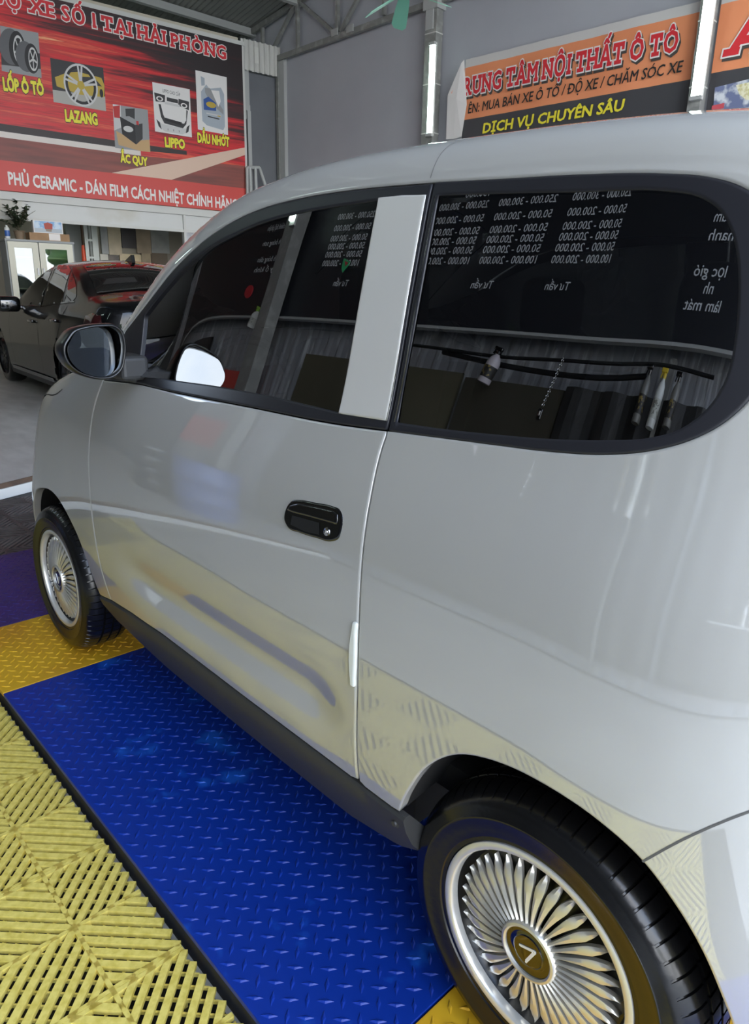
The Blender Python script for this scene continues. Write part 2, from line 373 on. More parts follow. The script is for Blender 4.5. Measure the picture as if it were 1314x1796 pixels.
# dense table over (u = length along the plan curve, s = length up the section)
xx = np.linspace(X0, X1, 4001); pp_ = plan(xx); UU = np.r_[0, np.cumsum(np.hypot(np.diff(xx), np.diff(pp_)))]
U_of = lambda X: np.interp(X, xx, UU); X_of = lambda u: np.interp(u, UU, xx)
NU = 420; US = np.linspace(0, UU[-1], NU); DS = .004; NS = 520
TAB = np.zeros((NU, NS, 3)); SMAX = np.zeros(NU); ZS = np.linspace(.2, 1.56, 341); YT = np.zeros((NU, 341))
for i, u in enumerate(US):
    X = float(X_of(u)); Q, s = section(X); SMAX[i] = s[-1]; S = np.arange(NS)*DS
    over = S > s[-1]; S2 = np.where(over, 2*s[-1]-S, S)
    y = np.interp(S2, s, Q[:, 0]); TAB[i, :, 0] = X; TAB[i, :, 1] = np.where(over, 2*YC-y, y); TAB[i, :, 2] = np.interp(S2, s, Q[:, 1])
    YT[i] = np.interp(ZS, Q[:, 1], Q[:, 0], right=YC)
gu = np.gradient(TAB, US, axis=0); gs = np.gradient(TAB, DS, axis=1); NT = np.cross(gs, gu); NT = -NT; NT /= np.linalg.norm(NT, axis=2, keepdims=True) + 1e-12
if NT[NU//2, 100, 1] > 0: NT = -NT
XST = X_of(US)
def bil(T_, fi, fj):
    fi = np.clip(fi, 0, T_.shape[0]-1.001); fj = np.clip(fj, 0, T_.shape[1]-1.001); a = fi.astype(int); b = fj.astype(int); x = fi-a; y = fj-b
    if T_.ndim == 3: x = x[:, None]; y = y[:, None]
    return T_[a, b]*(1-x)*(1-y)+T_[a+1, b]*x*(1-y)+T_[a, b+1]*(1-x)*y+T_[a+1, b+1]*x*y
def surf_us(q):
    q = np.asarray(q, float); fi = q[:, 0]/US[1]; fj = q[:, 1]/DS
    P = bil(TAB, fi, fj); n = bil(NT, fi, fj); return P, n/np.linalg.norm(n, axis=1, keepdims=True)
def ys(X, z): return bil(YT, np.interp(X, XST, np.arange(NU)), (np.asarray(z, float)-ZS[0])/(ZS[1]-ZS[0]))
def surf_xz(q):
    q = np.asarray(q, float); X, z = q[:, 0], q[:, 1]; e = .012
    gx = (ys(X+e, z)-ys(X-e, z))/(2*e); gz = (ys(X, z+e)-ys(X, z-e))/(2*e); n = np.stack([gx, -np.ones_like(gx), gz], 1)
    return np.stack([X, ys(X, z), z], 1), n/np.linalg.norm(n, axis=1, keepdims=True)
def surf_glass(q):
    q = np.asarray(q, float); X, z = q[:, 0], q[:, 1]; P, n = surf_xz(q); o1 = np.full_like(z, 1.10); o2 = np.full_like(z, 1.44); k = (ys(X, o2)-ys(X, o1))/.34
    kx = (ys(X+.03, o1)-ys(X-.03, o1))/.06; P[:, 1] = ys(X, o1)+(z-1.10)*k; n = np.stack([kx, -np.ones_like(k), k], 1); return P, n/np.linalg.norm(n, axis=1, keepdims=True)
def s_of(X, z):
    Q, s = section(X); k = np.argmax(Q[:, 1]); return float(np.interp(z, Q[:k, 1], s[:k]))
def us(P): return [(float(U_of(x)), s_of(x, z)) for x, z in P]

def densify(P, step, closed=True):
    P = np.asarray(P, float); out = []; n = len(P)
    for i in range(n if closed else n-1):
        a, b = P[i], P[(i+1) % n]; k = max(1, int(math.ceil(np.linalg.norm(b-a)/step)))
        out += [a+(b-a)*j/k for j in range(k)]
    if not closed: out.append(P[-1])
    return np.array(out)
def spline(P, step=.012, closed=False, tens=.5):
    """centripetal-ish Catmull-Rom through P"""
    P = np.asarray(P, float); n = len(P); out = []
    for i in range(n if closed else n-1):
        p1, p2 = P[i], P[(i+1) % n]; p0 = P[(i-1) % n] if (closed or i > 0) else 2*p1-p2; p3 = P[(i+2) % n] if (closed or i < n-2) else 2*p2-p1
        L = np.linalg.norm(p2-p1); l0 = max(np.linalg.norm(p1-p0), 1e-6); l2 = max(np.linalg.norm(p3-p2), 1e-6)
        m1 = L*((p1-p0)/l0*(L/(l0+L))+(p2-p1)/L*(l0/(l0+L))); m2 = L*((p2-p1)/L*(l2/(l2+L))+(p3-p2)/l2*(L/(l2+L)))
        k = max(1, int(math.ceil(L/step)))
        for j in range(k):
            t = j/k; out.append((2*t**3-3*t**2+1)*p1+(t**3-2*t**2+t)*m1+(-2*t**3+3*t**2)*p2+(t**3-t**2)*m2)
    if not closed: out.append(P[-1])
    return [tuple(p) for p in out]
def inside(pts, loops):
    pts = np.asarray(pts); c = np.zeros(len(pts), bool)
    for L in loops:
        x, y = pts[:, 0], pts[:, 1]; A = L; B = np.roll(L, -1, axis=0)
        for (ax, ay), (bx, by) in zip(A, B):
            if ay == by: continue
            m = ((ay > y) != (by > y)) & (x < (bx-ax)*(y-ay)/(by-ay)+ax); c ^= m
    return c
def panel(name, loops, surf, m, parent, offset=0, grid=.025, step=.012, flange=.014, rnd=.002, noflange=None, mirror=False, extra=None, both=False, bevel=True):
    """skin between outlines on the body surface, with a rounded edge folded inwards along every outline"""
    Ls = [densify(L, step) for L in loops]; B = np.vstack(Ls); lo, hi = B.min(0), B.max(0)
    gx, gy = np.meshgrid(np.arange(lo[0]+grid/2, hi[0], grid), np.arange(lo[1]+grid/2, hi[1], grid)); G = np.c_[gx.ravel(), gy.ravel()]
    G = G[inside(G, Ls)]
    tang = np.vstack([np.roll(L, -1, 0)-np.roll(L, 1, 0) for L in Ls]); nrm2 = np.c_[-tang[:, 1], tang[:, 0]]; nrm2 /= np.linalg.norm(nrm2, axis=1, keepdims=True)+1e-12
    test = B+nrm2*.0015; sgn = np.where(inside(test, Ls), 1, -1)[:, None]; inw = nrm2*sgn
    def far_from(Q, d):
        keep = np.ones(len(Q), bool)
        for a in range(0, len(Q), 2000):
            D = np.linalg.norm(Q[a:a+2000, None]-B[None], axis=2).min(1); keep[a:a+2000] = D > d
        return Q[keep]
    G = far_from(G, grid*.55)
    I = np.zeros((0, 2))
    if bevel:
        I = B+inw*.004; I = I[inside(I, Ls)]; I = far_from(I, .0032)
    pts = np.vstack([B, I, G]); edges = []; k = 0
    for L in Ls: edges += [(k+i, k+(i+1) % len(L)) for i in range(len(L))]; k += len(L)
    r = delaunay_2d_cdt([Vector(p) for p in pts], edges, [], 0, 1e-7)
    V2 = np.array([tuple(v) for v in r[0]]); T = np.array([list(f) for f in r[2] if len(f) == 3])
    T = T[inside(V2[T].mean(1), Ls)]
    orig = np.array([o[0] if len(o) else -1 for o in r[3]])
    P, N = surf(V2); nv = len(P); isb = (orig >= 0) & (orig < len(B))
    # outward direction on the surface at each boundary vertex
    e = .001; outd = np.zeros((nv, 3)); idx = np.where(isb)[0]
    Pi, _ = surf(V2[idx]+inw[orig[idx]]*e); od = P[idx]-Pi; od /= np.linalg.norm(od, axis=1, keepdims=True)+1e-12; outd[idx] = od
    nf = np.zeros(nv, bool)
    if noflange is not None: nf = noflange(V2)
    bev = isb & ~nf
    if not bevel and flange == 0: bev[:] = False
    P = P+N*offset
    P[bev] -= N[bev]*rnd
    NN = N.copy(); NN[bev] = N[bev]*.75+outd[bev]*.66; NN /= np.linalg.norm(NN, axis=1, keepdims=True)
    F_ = T.tolist()
    # orientation: make the faces agree with the normals
    fn = np.cross(P[T[:, 1]]-P[T[:, 0]], P[T[:, 2]]-P[T[:, 0]]); flip = (fn*N[T[:, 0]]).sum(1) < 0
    T[flip] = T[flip][:, ::-1]; F_ = T.tolist()
    Vs = [P]; Ns = [NN]
    if flange > 0:
        from collections import Counter
        ec = Counter(); de = {}
        for t in F_:
            for a, b in ((t[0], t[1]), (t[1], t[2]), (t[2], t[0])): ec[tuple(sorted((a, b)))] += 1; de[tuple(sorted((a, b)))] = (a, b)
        bd = [de[e_] for e_, c in ec.items() if c == 1 and bev[e_[0]] and bev[e_[1]]]
        ids = sorted({a for e_ in bd for a in e_}); mp = {a: i for i, a in enumerate(ids)}; ii = np.array(ids)
        if len(ids):
            q0 = P[ii]-N[ii]*rnd*1.2+outd[ii]*.0005; q1 = P[ii]-N[ii]*flange
            b0 = nv; b1 = nv+len(ids); Vs += [q0, q1]; Ns += [outd[ii], outd[ii]]
            for a, b in bd: F_ += [[b, a, b0+mp[a], b0+mp[b]], [b0+mp[b], b0+mp[a], b1+mp[a], b1+mp[b]]]
    V = np.vstack(Vs); Nn = np.vstack(Ns)
    if both:
        n0 = len(V); V = np.vstack([V, V*arr(1, -1, 1)+arr(0, 2*YC, 0)]); Nn = np.vstack([Nn, Nn*arr(1, -1, 1)]); F_ = F_+[[i+n0 for i in f[::-1]] for f in F_]
    if mirror: V = V*arr(1, -1, 1)+arr(0, 2*YC, 0); Nn = Nn*arr(1, -1, 1); F_ = [f[::-1] for f in F_]
    return link_mesh(name, V, F_, m, parent, True, Nn)

# ------------------------------------------------------------------ the silver car
car = empty('car', (1.03, YC, 0), 'silver two-door microcar with black tinted windows parked on the tread-plate platforms', 'car')
A_PILLAR = [(.506, 1.042), (.55, 1.115), (.602, 1.187), (.741, 1.273), (.853, 1.346), (.957, 1.398), (1.076, 1.438), (1.147, 1.454), (1.216, 1.464), (1.345, 1.473), (1.51, 1.475), (1.684, 1.470)]
Q_OUT = [(1.684, 1.470), (1.815, 1.463), (1.956, 1.456), (2.073, 1.446), (2.125, 1.438), (2.168, 1.424), (2.205, 1.398), (2.232, 1.352), (2.246, 1.298), (2.247, 1.240), (2.236, 1.194), (2.210, 1.157), (2.182, 1.136), (2.137, 1.116), (2.085, 1.103), (2.005, 1.093), (1.913, 1.087), (1.807, 1.081), (1.72, 1.076), (1.684, 1.074)]
D_REAR = [(1.684, 1.074), (1.681, 1.055), (1.681, .955), (1.684, .86), (1.689, .75), (1.692, .62), (1.6915, .50), (1.691, .409)]
D_FRONT = [(.524, .374), (.506, .453), (.484, .539), (.470, .647), (.464, .733), (.463, .819), (.470, .887), (.484, .986), (.506, 1.042)]
ARCH_R = [(1.800, .405), (1.812, .437), (1.832, .480), (1.866, .540), (1.932, .602), (2.016, .632), (2.094, .638), (2.170, .628), (2.234, .601), (2.276, .562), (2.318, .503), (2.345, .443), (2.364, .385), (2.378, .30), (2.386, .235)]
ARCH_F = [(-.345, .250), (-.335, .33), (-.300, .45), (-.21, .55), (-.068, .603), (.06, .617), (.15, .603), (.228, .571), (.334, .495), (.390, .405), (.404, .348)]
SILL_T = lambda x: np.interp(x, [.384, .526, .70, .893, 1.8], [.341, .374, .395, .408, .402])
ap = spline(A_PILLAR[2:], .01); qo = spline(Q_OUT, .01); dr = spline(D_REAR, .01); df = spline(D_FRONT, .01)
fr_sill = [(x, float(SILL_T(x))) for x in np.linspace(.404, .524, 8)][1:-1]; rr_sill = [(x, float(SILL_T(x))) for x in np.linspace(1.691, 1.80, 7)][1:-1]
G_ = .0026
low = [(-.495, .24), (-.45, .225), (-.40, .225)] + spline(ARCH_F, .01) + fr_sill + [(x - G_, z) for x, z in df] + spline([A_PILLAR[0], A_PILLAR[1], A_PILLAR[2]], .01)[1:-1] + ap + qo[1:] + [(x + G_, z) for x, z in dr][1:] + rr_sill + spline(ARCH_R, .01) + [(2.44, .225), (2.52, .225), (2.615, .24)]
umin, umax = float(U_of(-.4985)), float(U_of(2.6185))
outer = us(low); outer = [(max(umin, min(umax, a)), b) for a, b in outer]
smx = lambda u: float(np.interp(u, US, SMAX))
s0, s1_ = outer[0][1], outer[-1][1]
outer += [(umax, s1_ + (smx(umax) - s1_) * k / 40) for k in range(1, 40)]
outer += [(u, smx(u)) for u in np.linspace(umax, umin, 160)]
outer += [(umin, s0 + (smx(umin) - s0) * k / 30) for k in range(29, 0, -1)]
body = panel('body_shell', [outer], surf_us, paint, car, grid=.024, step=.012, flange=.024, both=True, noflange=lambda q: (q[:, 1] > np.interp(q[:, 0], US, SMAX) - .002) | (q[:, 0] > umax - 1e-4) | (q[:, 0] < umin + 1e-4))
# windscreen and rear window: dark glass set on the shell
def s_at_y(X, y):
    Q, s = section(X); k = np.argmax(Q[:, 0] > -1); m = Q[:, 1] > Q[:, 1].max() - .35; return float(np.interp(y, Q[m, 0], s[m]))
black_glass = mat('black_window_glass', (10, 11, 12), .02, 0, 1, .0)
ws = [(.285, .69), (.30, .45), (.345, .25), (.43, .135), (.62, .150), (.80, .175), (.935, .215), (.985, .40), (1.0, .69)]
panel('windscreen', [[(float(U_of(x)), s_at_y(x, y) if y < .68 else smx(float(U_of(x))) - .001) for x, y in spline(ws, .02)]], surf_us, black_glass, car, offset=.002, grid=.04, step=.02, flange=.004, both=True, noflange=lambda q: q[:, 1] > np.interp(q[:, 0], US, SMAX) - .003)
rw = [(2.40, .69), (2.40, .45), (2.39, .33), (2.45, .33), (2.51, .40), (2.53, .55), (2.535, .69)]
panel('rear_window', [[(float(U_of(x)), s_at_y(x, y) if y < .68 else smx(float(U_of(x))) - .001) for x, y in spline(rw, .02)]], surf_us, black_glass, car, offset=.002, grid=.04, step=.02, flange=.004, both=True, noflange=lambda q: q[:, 1] > np.interp(q[:, 0], US, SMAX) - .003)

def seam(name, P, w, m, parent, xz=True, off=.0006, mirror=False):
    P = np.array(spline(P, .01)) if len(P) > 2 else densify(P, .01, False); t = np.gradient(P, axis=0); t /= np.linalg.norm(t, axis=1, keepdims=True); n = np.c_[-t[:, 1], t[:, 0]]*w/2
    A, NA = (surf_xz if xz else surf_us)(P-n); B, NB = (surf_xz if xz else surf_us)(P+n); V = np.vstack([A+NA*off, B+NB*off]); k = len(P)
    return link_mesh(name, V, [(i, i+1, i+1+k, i+k) for i in range(k-1)], m, parent, True)
seam('bumper_seam', [(2.236, .600), (2.277, .657), (2.335, .722), (2.42, .79), (2.50, .83)], .003, mat('seam_mid_grey', (84, 83, 80), .6), car)
seam('bonnet_seam', [(-.20, .905), (-.10, .927), (-.034, .938), (.05, .946), (.103, .957), (.159, .978)], .004, seam_dark, car)
u_rs = float(U_of(1.676)); seam('roof_seam', [(u_rs, s_of(1.676, 1.476)), (u_rs, smx(u_rs))], .0022, mat('seam_grey', (120, 119, 115), .5), car, xz=False)

GLASS_F = [(.716, 1.227), (.808, 1.287), (.914, 1.349), (1.017, 1.389), (1.115, 1.413), (1.202, 1.430), (1.326, 1.443), (1.437, 1.448), (1.564, 1.451), (1.560, 1.27), (1.555, 1.088), (1.34, 1.092), (1.152, 1.091), (.931, 1.084), (.742, 1.080), (.722, 1.10)]
gf = spline(GLASS_F[:9], .012) + GLASS_F[9:11] + spline(GLASS_F[10:15], .012)[1:] + [GLASS_F[15]]
PIL = [(1.563, 1.4535), (1.62, 1.453), (1.676, 1.4495), (1.6765, 1.27), (1.678, 1.0905), (1.62, 1.0885), (1.555, 1.0865), (1.559, 1.27)]
Q_GL = [(1.7005, 1.448), (1.743, 1.446), (1.85, 1.440), (1.962, 1.433), (2.078, 1.425), (2.124, 1.415), (2.150, 1.400), (2.170, 1.376), (2.184, 1.346), (2.194, 1.310), (2.203, 1.255), (2.204, 1.212), (2.190, 1.172), (2.166, 1.147), (2.133, 1.132), (2.08, 1.121), (2.0, 1.110), (1.909, 1.102), (1.803, 1.095), (1.7005, 1.091)]
qg = spline(Q_GL, .012)
belt = spline([(1.6795, 1.076), (1.573, 1.070), (1.262, 1.064), (.943, 1.058), (.70, 1.056), (.60, 1.050), (.511, 1.044)], .012)
bodyline = lambda mir: None
for mir in (False, True):
    # door skin
    dsk = [(x + G_, z) for x, z in df] + [(a, b - .003) for a, b in belt[::-1]][1:] + [(x - G_, z) for x, z in dr if z < 1.065] + [(x, float(SILL_T(x))) for x in np.linspace(1.688, .53, 60)][1:]
    door = panel('door', [dsk], surf_xz, paint, car, flange=.018, mirror=mir)
    # black frame around the door glass
    fro = [(.511, 1.046), (.552, 1.113)] + [(x + (.003 if z < 1.4 else 0), z - .003) for x, z in ap[:-1]] + [(1.6812, 1.467), (1.6805, 1.27), (1.6805, 1.077)] + belt[1:]
    panel('window_frame', [fro, gf], surf_xz, satin, door, offset=.0005, flange=.012, mirror=mir)
    panel('window_glass', [gf], surf_glass, tint_glass, door, offset=-.004, flange=0, bevel=False, mirror=mir, grid=.03)
    panel('pillar_cover', [PIL], surf_xz, film, door, offset=.0035, flange=.006, rnd=.0015, mirror=mir)['label'] = 'silver pillar cover behind the door glass'
    qf = [(1.6868, 1.468)] + qo[1:-1] + [(1.6868, 1.075), (1.6868, 1.27)]
    qf = [(x, z - .001) if z > 1.2 else (x, z + .001) for x, z in qf]
    qframe = panel('quarter_window_frame', [qf, qg], surf_xz, satin, car, offset=.0005, flange=.012, mirror=mir)
    panel('quarter_glass', [qg], surf_glass, tint_glass, car, offset=-.003, flange=0, bevel=False, mirror=mir, grid=.03)
    if not mir:
        seam('chrome_strip', [(1.6985, 1.447), (1.6985, 1.27), (1.6985, 1.091)], .0028, chrome, qframe, off=.002)
        seam('chrome_strip', [(1.6795, 1.449), (1.680, 1.27), (1.6803, 1.09)], .0018, chrome, door, off=.0035)
        H = [(1.459, .872), (1.461, .895), (1.474, .911), (1.502, .919), (1.54, .923), (1.59, .9275), (1.612, .926), (1.6235, .915), (1.625, .893), (1.620, .876), (1.603, .8665), (1.56, .8615), (1.51, .8585), (1.472, .860)]
        plate = panel('door_handle', [spline(H, .004, True)], surf_xz, gloss_black, door, offset=.004, flange=.006, grid=.01, step=.006, rnd=.003)
        plate['label'] = 'gloss black handle plate with pull flap and key lock'
        FL = [(1.469, .8925), (1.477, .9035), (1.500, .9125), (1.55, .9175), (1.60, .9215), (1.6125, .918), (1.6155, .908), (1.6145, .9005), (1.58, .8985), (1.53, .8955), (1.49, .8925)]
        panel('handle_flap', [FL], surf_xz, gloss_black, door, offset=.0085, flange=.005, grid=.01, step=.006, rnd=.003)
        RC = [(1.484, .868), (1.486, .8865), (1.53, .8895), (1.568, .8920), (1.572, .8705), (1.53, .8660)]
        panel('handle_recess', [RC], surf_xz, liner, door, offset=.0046, flange=0, grid=.01, step=.006, bevel=False)
        c0, n0 = surf_xz([(1.592, .8815)]); mb = MB(); R = Vector(n0[0]).to_track_quat('Z', 'Y').to_matrix()
        l = MB().lathe([(0, .004), (.004, .004), (.0045, .0025), (.0075, .002), (.008, 0)], n=20); l.box((0, 0, .0042), (.0012, .006, .001))
        l.v = [tuple(Vector(c0[0] + n0[0]*.0045) + R @ Vector(v)) for v in l.v]; l.build('lock_cylinder', chrome, door, True)
        EP = [(1.6765, .628), (1.6765, .724), (1.680, .739), (1.687, .739), (1.6882, .72), (1.6888, .632), (1.687, .613), (1.680, .613)]
        panel('edge_protector', [spline(EP, .004, True)], surf_xz, mat('translucent_strip', (222, 224, 214), .25, 0, .6), door, offset=.006, flange=.005, grid=.008, step=.005, rnd=.003)['label'] = 'clear white door edge guard'
    # sill trim: swept black plastic
    xs = np.linspace(.402, 1.815, 60); V = []; Fc = []; k = 7
    for x in xs:
        zt = float(SILL_T(x)) - .002; zb = float(np.interp(x, [.38, .5, 1.62, 1.76, 1.815], [.262, .254, .256, .276, .300])); yt = float(ys(arr(x), arr(zt))[0]) if False else float(ys(np.array([x]), np.array([zt]))[0])
        yb = yt + .045
        for t, z in ((yt + .012, zt + .001), (yt + .0005, zt), (yt - .0035, zt - .006), (yt - .002 + (yb - yt)*.15, zt + (zb - zt)*.35), (yt + (yb - yt)*.5, zt + (zb - zt)*.72), (yb, zb), (yb + .05, zb + .004)): V.append((x, t if not mir else 2*YC - t, z))
    for i in range(59):
        for j in range(k-1): Fc.append((i*k+j, i*k+j+1, (i+1)*k+j+1, (i+1)*k+j))
    Fc.append(list(range(k))); Fc.append([59*k+j for j in range(k)][::-1])
    sill = link_mesh('sill_trim', V, Fc, plastic, car, True); sill.data.set_sharp_from_angle(angle=math.radians(45))
    bm = bmesh.new(); bm.from_mesh(sill.data); bmesh.ops.recalc_face_normals(bm, faces=bm.faces); bm.to_mesh(sill.data); bm.free()
    if not mir:
        y8 = float(ys(np.array([1.79]), np.array([.37]))[0])
        MB().lathe([(0, .005), (.005, .005), (.007, .002), (.0085, 0)], n=16).build('x', chrome) if False else None
        b = MB().lathe([(0, -.006), (.005, -.006), (.006, -.003), (.010, -.002), (.0105, .002)], (1.789, y8 - .002, .372), 'Y', 18); b.build('sill_bolt', plastic, sill, True)
    # wheel arch liners
    for P in (ARCH_R, ARCH_F):
        A_ = np.array(spline(P, .012)); c = arr(A_[:, 0].mean(), .30)
        V = []; n = len(A_); W = 9
        for x, z in A_:
            y0 = float(ys(np.array([x]), np.array([z]))[0]) + .0215
            for kk in range(W):
                t = kk/(W-1); g = 1 + .03*math.sin(t*math.pi); yy = y0 + (.30 - y0)*t; q = (c[0]+(x-c[0])*g, yy if not mir else 2*YC-yy, c[1]+(z-c[1])*g); V.append(q)
        Fc = [(i*W+j, i*W+j+1, (i+1)*W+j+1, (i+1)*W+j) for i in range(n-1) for j in range(W-1)] + [[i*W+W-1 for i in range(n)]]
        link_mesh('wheel_arch_liner', V, Fc, liner, car, True)
# underbody
MB().box((1.05, YC, .27), (1.3, 1.18, .10)).box((1.05, YC, .30), (2.75, .76, .08)).build('underbody', liner, car)

# wheels
def make_wheel(spin):
    w = empty('wheel', (0, 0, 0)); w.parent = car; w.location = (0, 0, 0)
    prof = [(.176, .030), (.178, .004), (.184, -.004), (.190, -.0045), (.192, -.007), (.205, -.0105), (.222, -.0125), (.224, -.0138), (.228, -.0138), (.230, -.012), (.244, -.009), (.2545, -.002), (.2615, .008), (.2665, .018), (.2695, .028), (.2712, .045), (.2645, .0465), (.2645, .0515), (.2718, .053), (.272, .078), (.265, .0795), (.265, .0845), (.272, .086), (.2718, .111), (.2645, .1125), (.2645, .1175), (.2712, .119), (.268, .138), (.258, .152), (.235, .160), (.20, .158), (.178, .145), (.176, .12)]
    V = []; nb = 66; fr = (0, .42, .80, .83, .95, .98); tr = len(prof); m = 0
    for b in range(nb):
        for q, f in enumerate(fr):
            a = 2*math.pi*(b+f)/nb; groove = q in (3, 4)
            for r, y in prof:
                rr = r - (.0045*min(1, max(0, (r-.259)/.006)) if groove and .259 < r else 0)
                V.append((rr*math.sin(a), y, rr*math.cos(a)))
            m += 1
    Fc = [(i*tr+j, i*tr+j+1, ((i+1) % m)*tr+j+1, ((i+1) % m)*tr+j) for i in range(m) for j in range(tr-1)]
    o = link_mesh('tyre', V, Fc, rubber, None, True); o.parent = w; o.data.set_sharp_from_angle(angle=math.radians(35))
    def add(mb, name, mt, smooth=True): 
        o = mb.build(name, mt, None, smooth); o.parent = w; return o
    add(MB().lathe([(.1655, .012), (.1662, .002), (.1675, -.0035), (.1695, -.005), (.1785, -.0062), (.1815, -.0045), (.183, .003), (.183, .02)], axis='Y', n=96), 'rim_ring', chrome_ring)
    add(MB().lathe([(0, .022), (.05, .022), (.10, .026), (.155, .030), (.166, .020), (.1685, .006)], axis='Y', n=72), 'wheel_dish', dark_dish)
    # 36 curved, faceted blades
    mb = MB(); nb = 36; ns = 14
    for b in range(nb):
        th0 = 2*math.pi*b/nb; base = len(mb.v); V = []; Fc = []
        for i in range(ns+1):
            t = i/ns; r = .050 + (.1535-.050)*t
            th = th0 + .16*t**1.3*1.0 - .10*t
            wd = np.interp(t, [0, .15, .45, .70, .86, 1.0], [.0026, .0028, .0056, .0084, .0056, .0005])
            yc = np.interp(t, [0, .3, .7, 1], [-.007, -.0045, .001, .010])
            er = arr(math.sin(th), math.cos(th)); et = arr(math.cos(th), -math.sin(th))
            for k, (o_, dy) in enumerate(((-1, .010), (-1, .0022), (-.15, 0), (1, .0030), (1, .010))):
                p = er*r + et*o_*wd; V.append((p[0], yc + dy, p[1]))
        for i in range(ns):
            for k in range(4): Fc.append((i*5+k, i*5+k+1, (i+1)*5+k+1, (i+1)*5+k))
        mb.add(V, Fc)
    o = add(mb, 'wheel_cover_blades', machined); o['label'] = 'machined silver radial blades'
    add(MB().lathe([(.0425, .004), (.043, -.009), (.046, -.0115), (.050, -.0105), (.0525, -.006), (.053, .006)], axis='Y', n=64), 'hub_ring', machined)
    add(MB().lathe([(0, -.0065), (.027, -.0065), (.028, -.0055), (.030, -.0045), (.0425, -.0065), (.0432, .002)], axis='Y', n=64), 'hub_cap', gloss_black)
    # chevron emblem of three fine strokes
    mb = MB(); c, s_ = math.cos(spin), math.sin(spin)
    for sc, wd in ((1.0, .0017), (.70, .0013)):
        pts = [(-.0165, .0155), (-.0015, -.0165), (.0015, -.0165), (.0125, .0110)] if sc == 1 else [(-.0135, .0135), (-.0012, -.0115), (.0016, -.0115), (.0108, .0095)]
        for p, q in zip(pts[:-1], pts[1:]):
            p = arr(*p); q = arr(*q); d = q-p; d /= np.linalg.norm(d); nn = arr(-d[1], d[0])*wd
            quad = [p-nn, q-nn, q+nn, p+nn]
            mb.prism([(x*c-z*s_, -.0066, x*s_+z*c) for x, z in quad], (0, -.0012, 0))
    o = add(mb, 'hub_emblem', mat('emblem_silver', (232, 232, 228), .3, .25), False); o['label'] = 'silver chevron emblem'
    return w
chrome_ring = mat('polished_ring', (222, 220, 214), .26, .55)
WZ = .2745
wf = make_wheel(0.0); wr_ = make_wheel(math.radians(130))
def setw(w, x, y, rz): w.location = Vector((x, y, WZ)) - car.location; w.rotation_euler = (0, 0, rz)
setw(wf, 0, 0, .003); setw(wr_, 2.065, 0, 0)
for src, x in ((wf, 0), (wr_, 2.065)):
    c = copy_tree(src, car); setw(c, x, 2*YC, math.pi)

# wing mirrors
mirror_black = mat('mirror_black', (13, 13, 14), .32, 0, .25, .1)
def mirror_obj(mir):
    px = [(345, 790), (380, 745), (450, 722), (540, 712), (600, 715), (640, 745), (657, 800), (655, 890), (640, 950), (600, 990), (540, 1003), (460, 990), (400, 965), (350, 920), (325, 860), (328, 820)]
    M0 = arr(.785, -.112, 1.146); P = []
    for a, b in px:
        d = pray((a*.335, 330+b*.335)); t = (M0[0]-CAM[0])/d[0]; q = CAM+t*d; P.append((q[1], q[2]))
    P = np.array(spline(P, .006, True)); c = P.mean(0); n = len(P)
    fy = (lambda y: 2*YC-y) if mir else (lambda y: y)
    def ring(sc, x, tilt=0, yaw=0): return [(x + tilt*(q[1]-c[1]) + yaw*(q[0]-c[0])*sc, fy(c[0]+(q[0]-c[0])*sc), c[1]+(q[1]-c[1])*sc) for q in P]
    rings = [ring(.885, .775), ring(.905, .789), ring(.95, .7915), ring(1.0, .786), ring(1.02, .770), ring(1.0, .745), ring(.90, .715), ring(.72, .695), ring(.45, .684), ring(.1, .680)]
    V = [p for r in rings for p in r]; Fc = [(i*n+j, i*n+(j+1) % n, (i+1)*n+(j+1) % n, (i+1)*n+j) for i in range(len(rings)-1) for j in range(n)]; Fc.append([(len(rings)-1)*n+j for j in range(n)])
    h = link_mesh('wing_mirror', V, Fc, mirror_black, car, True)
    bm = bmesh.new(); bm.from_mesh(h.data); bmesh.ops.recalc_face_normals(bm, faces=bm.faces); bm.to_mesh(h.data); bm.free()
    # glass, tilted slightly upwards
    R = ring(.90, .7795, -.075, -.27); g = MB(); g.prism(R, (-.002, 0, 0)); g.build('mirror_glass', mirror_silver, h, False)
    a = MB(); a.box((.735, fy(-.005), 1.100), (.085, .075, .062), bev=.012); a.box((.70, fy(.018), 1.094), (.07, .03, .075), bev=.008)
    a.build('mirror_arm', plastic, h, False)
mirror_obj(False); mirror_obj(True)

# cabin seen faintly through the tinted glass
for sx, sy in ((.95, .36), (.95, 1.04), (1.72, .36), (1.72, 1.04)):
    s = MB(); s.box((sx, sy, .62), (.48, .44, .16), bev=.05).build('seat_cushion', leather, car, True)
    s = MB(); s.box((sx+.28, sy, .92), (.14, .44, .56), rot=Matrix.Rotation(.22, 3, 'Y'), bev=.05).build('seat_back', leather, car, True)
    s = MB(); s.box((sx+.36, sy, 1.27), (.09, .24, .16), bev=.035).build('headrest', leather, car, True)
MB().box((.42, YC, .93), (.36, 1.2, .20), bev=.05).build('dashboard', leather, car, True)
t = MB(); t.tube([(.70+.05*math.cos(a)*.35, .36+.18*math.sin(a), .98+.18*math.cos(a)) for a in np.linspace(0, 2*math.pi, 37)], .014, 8, False); t.tube([(.70, .36, .98), (.50, .36, .93)], .03, 10); t.tube([(.70, .19, .98), (.70, .53, .98)], .012, 8)
t.build('steering_wheel', leather, car, True)
MB().box((1.1, YC, .42), (1.9, 1.24, .06)).build('cabin_floor', liner, car)

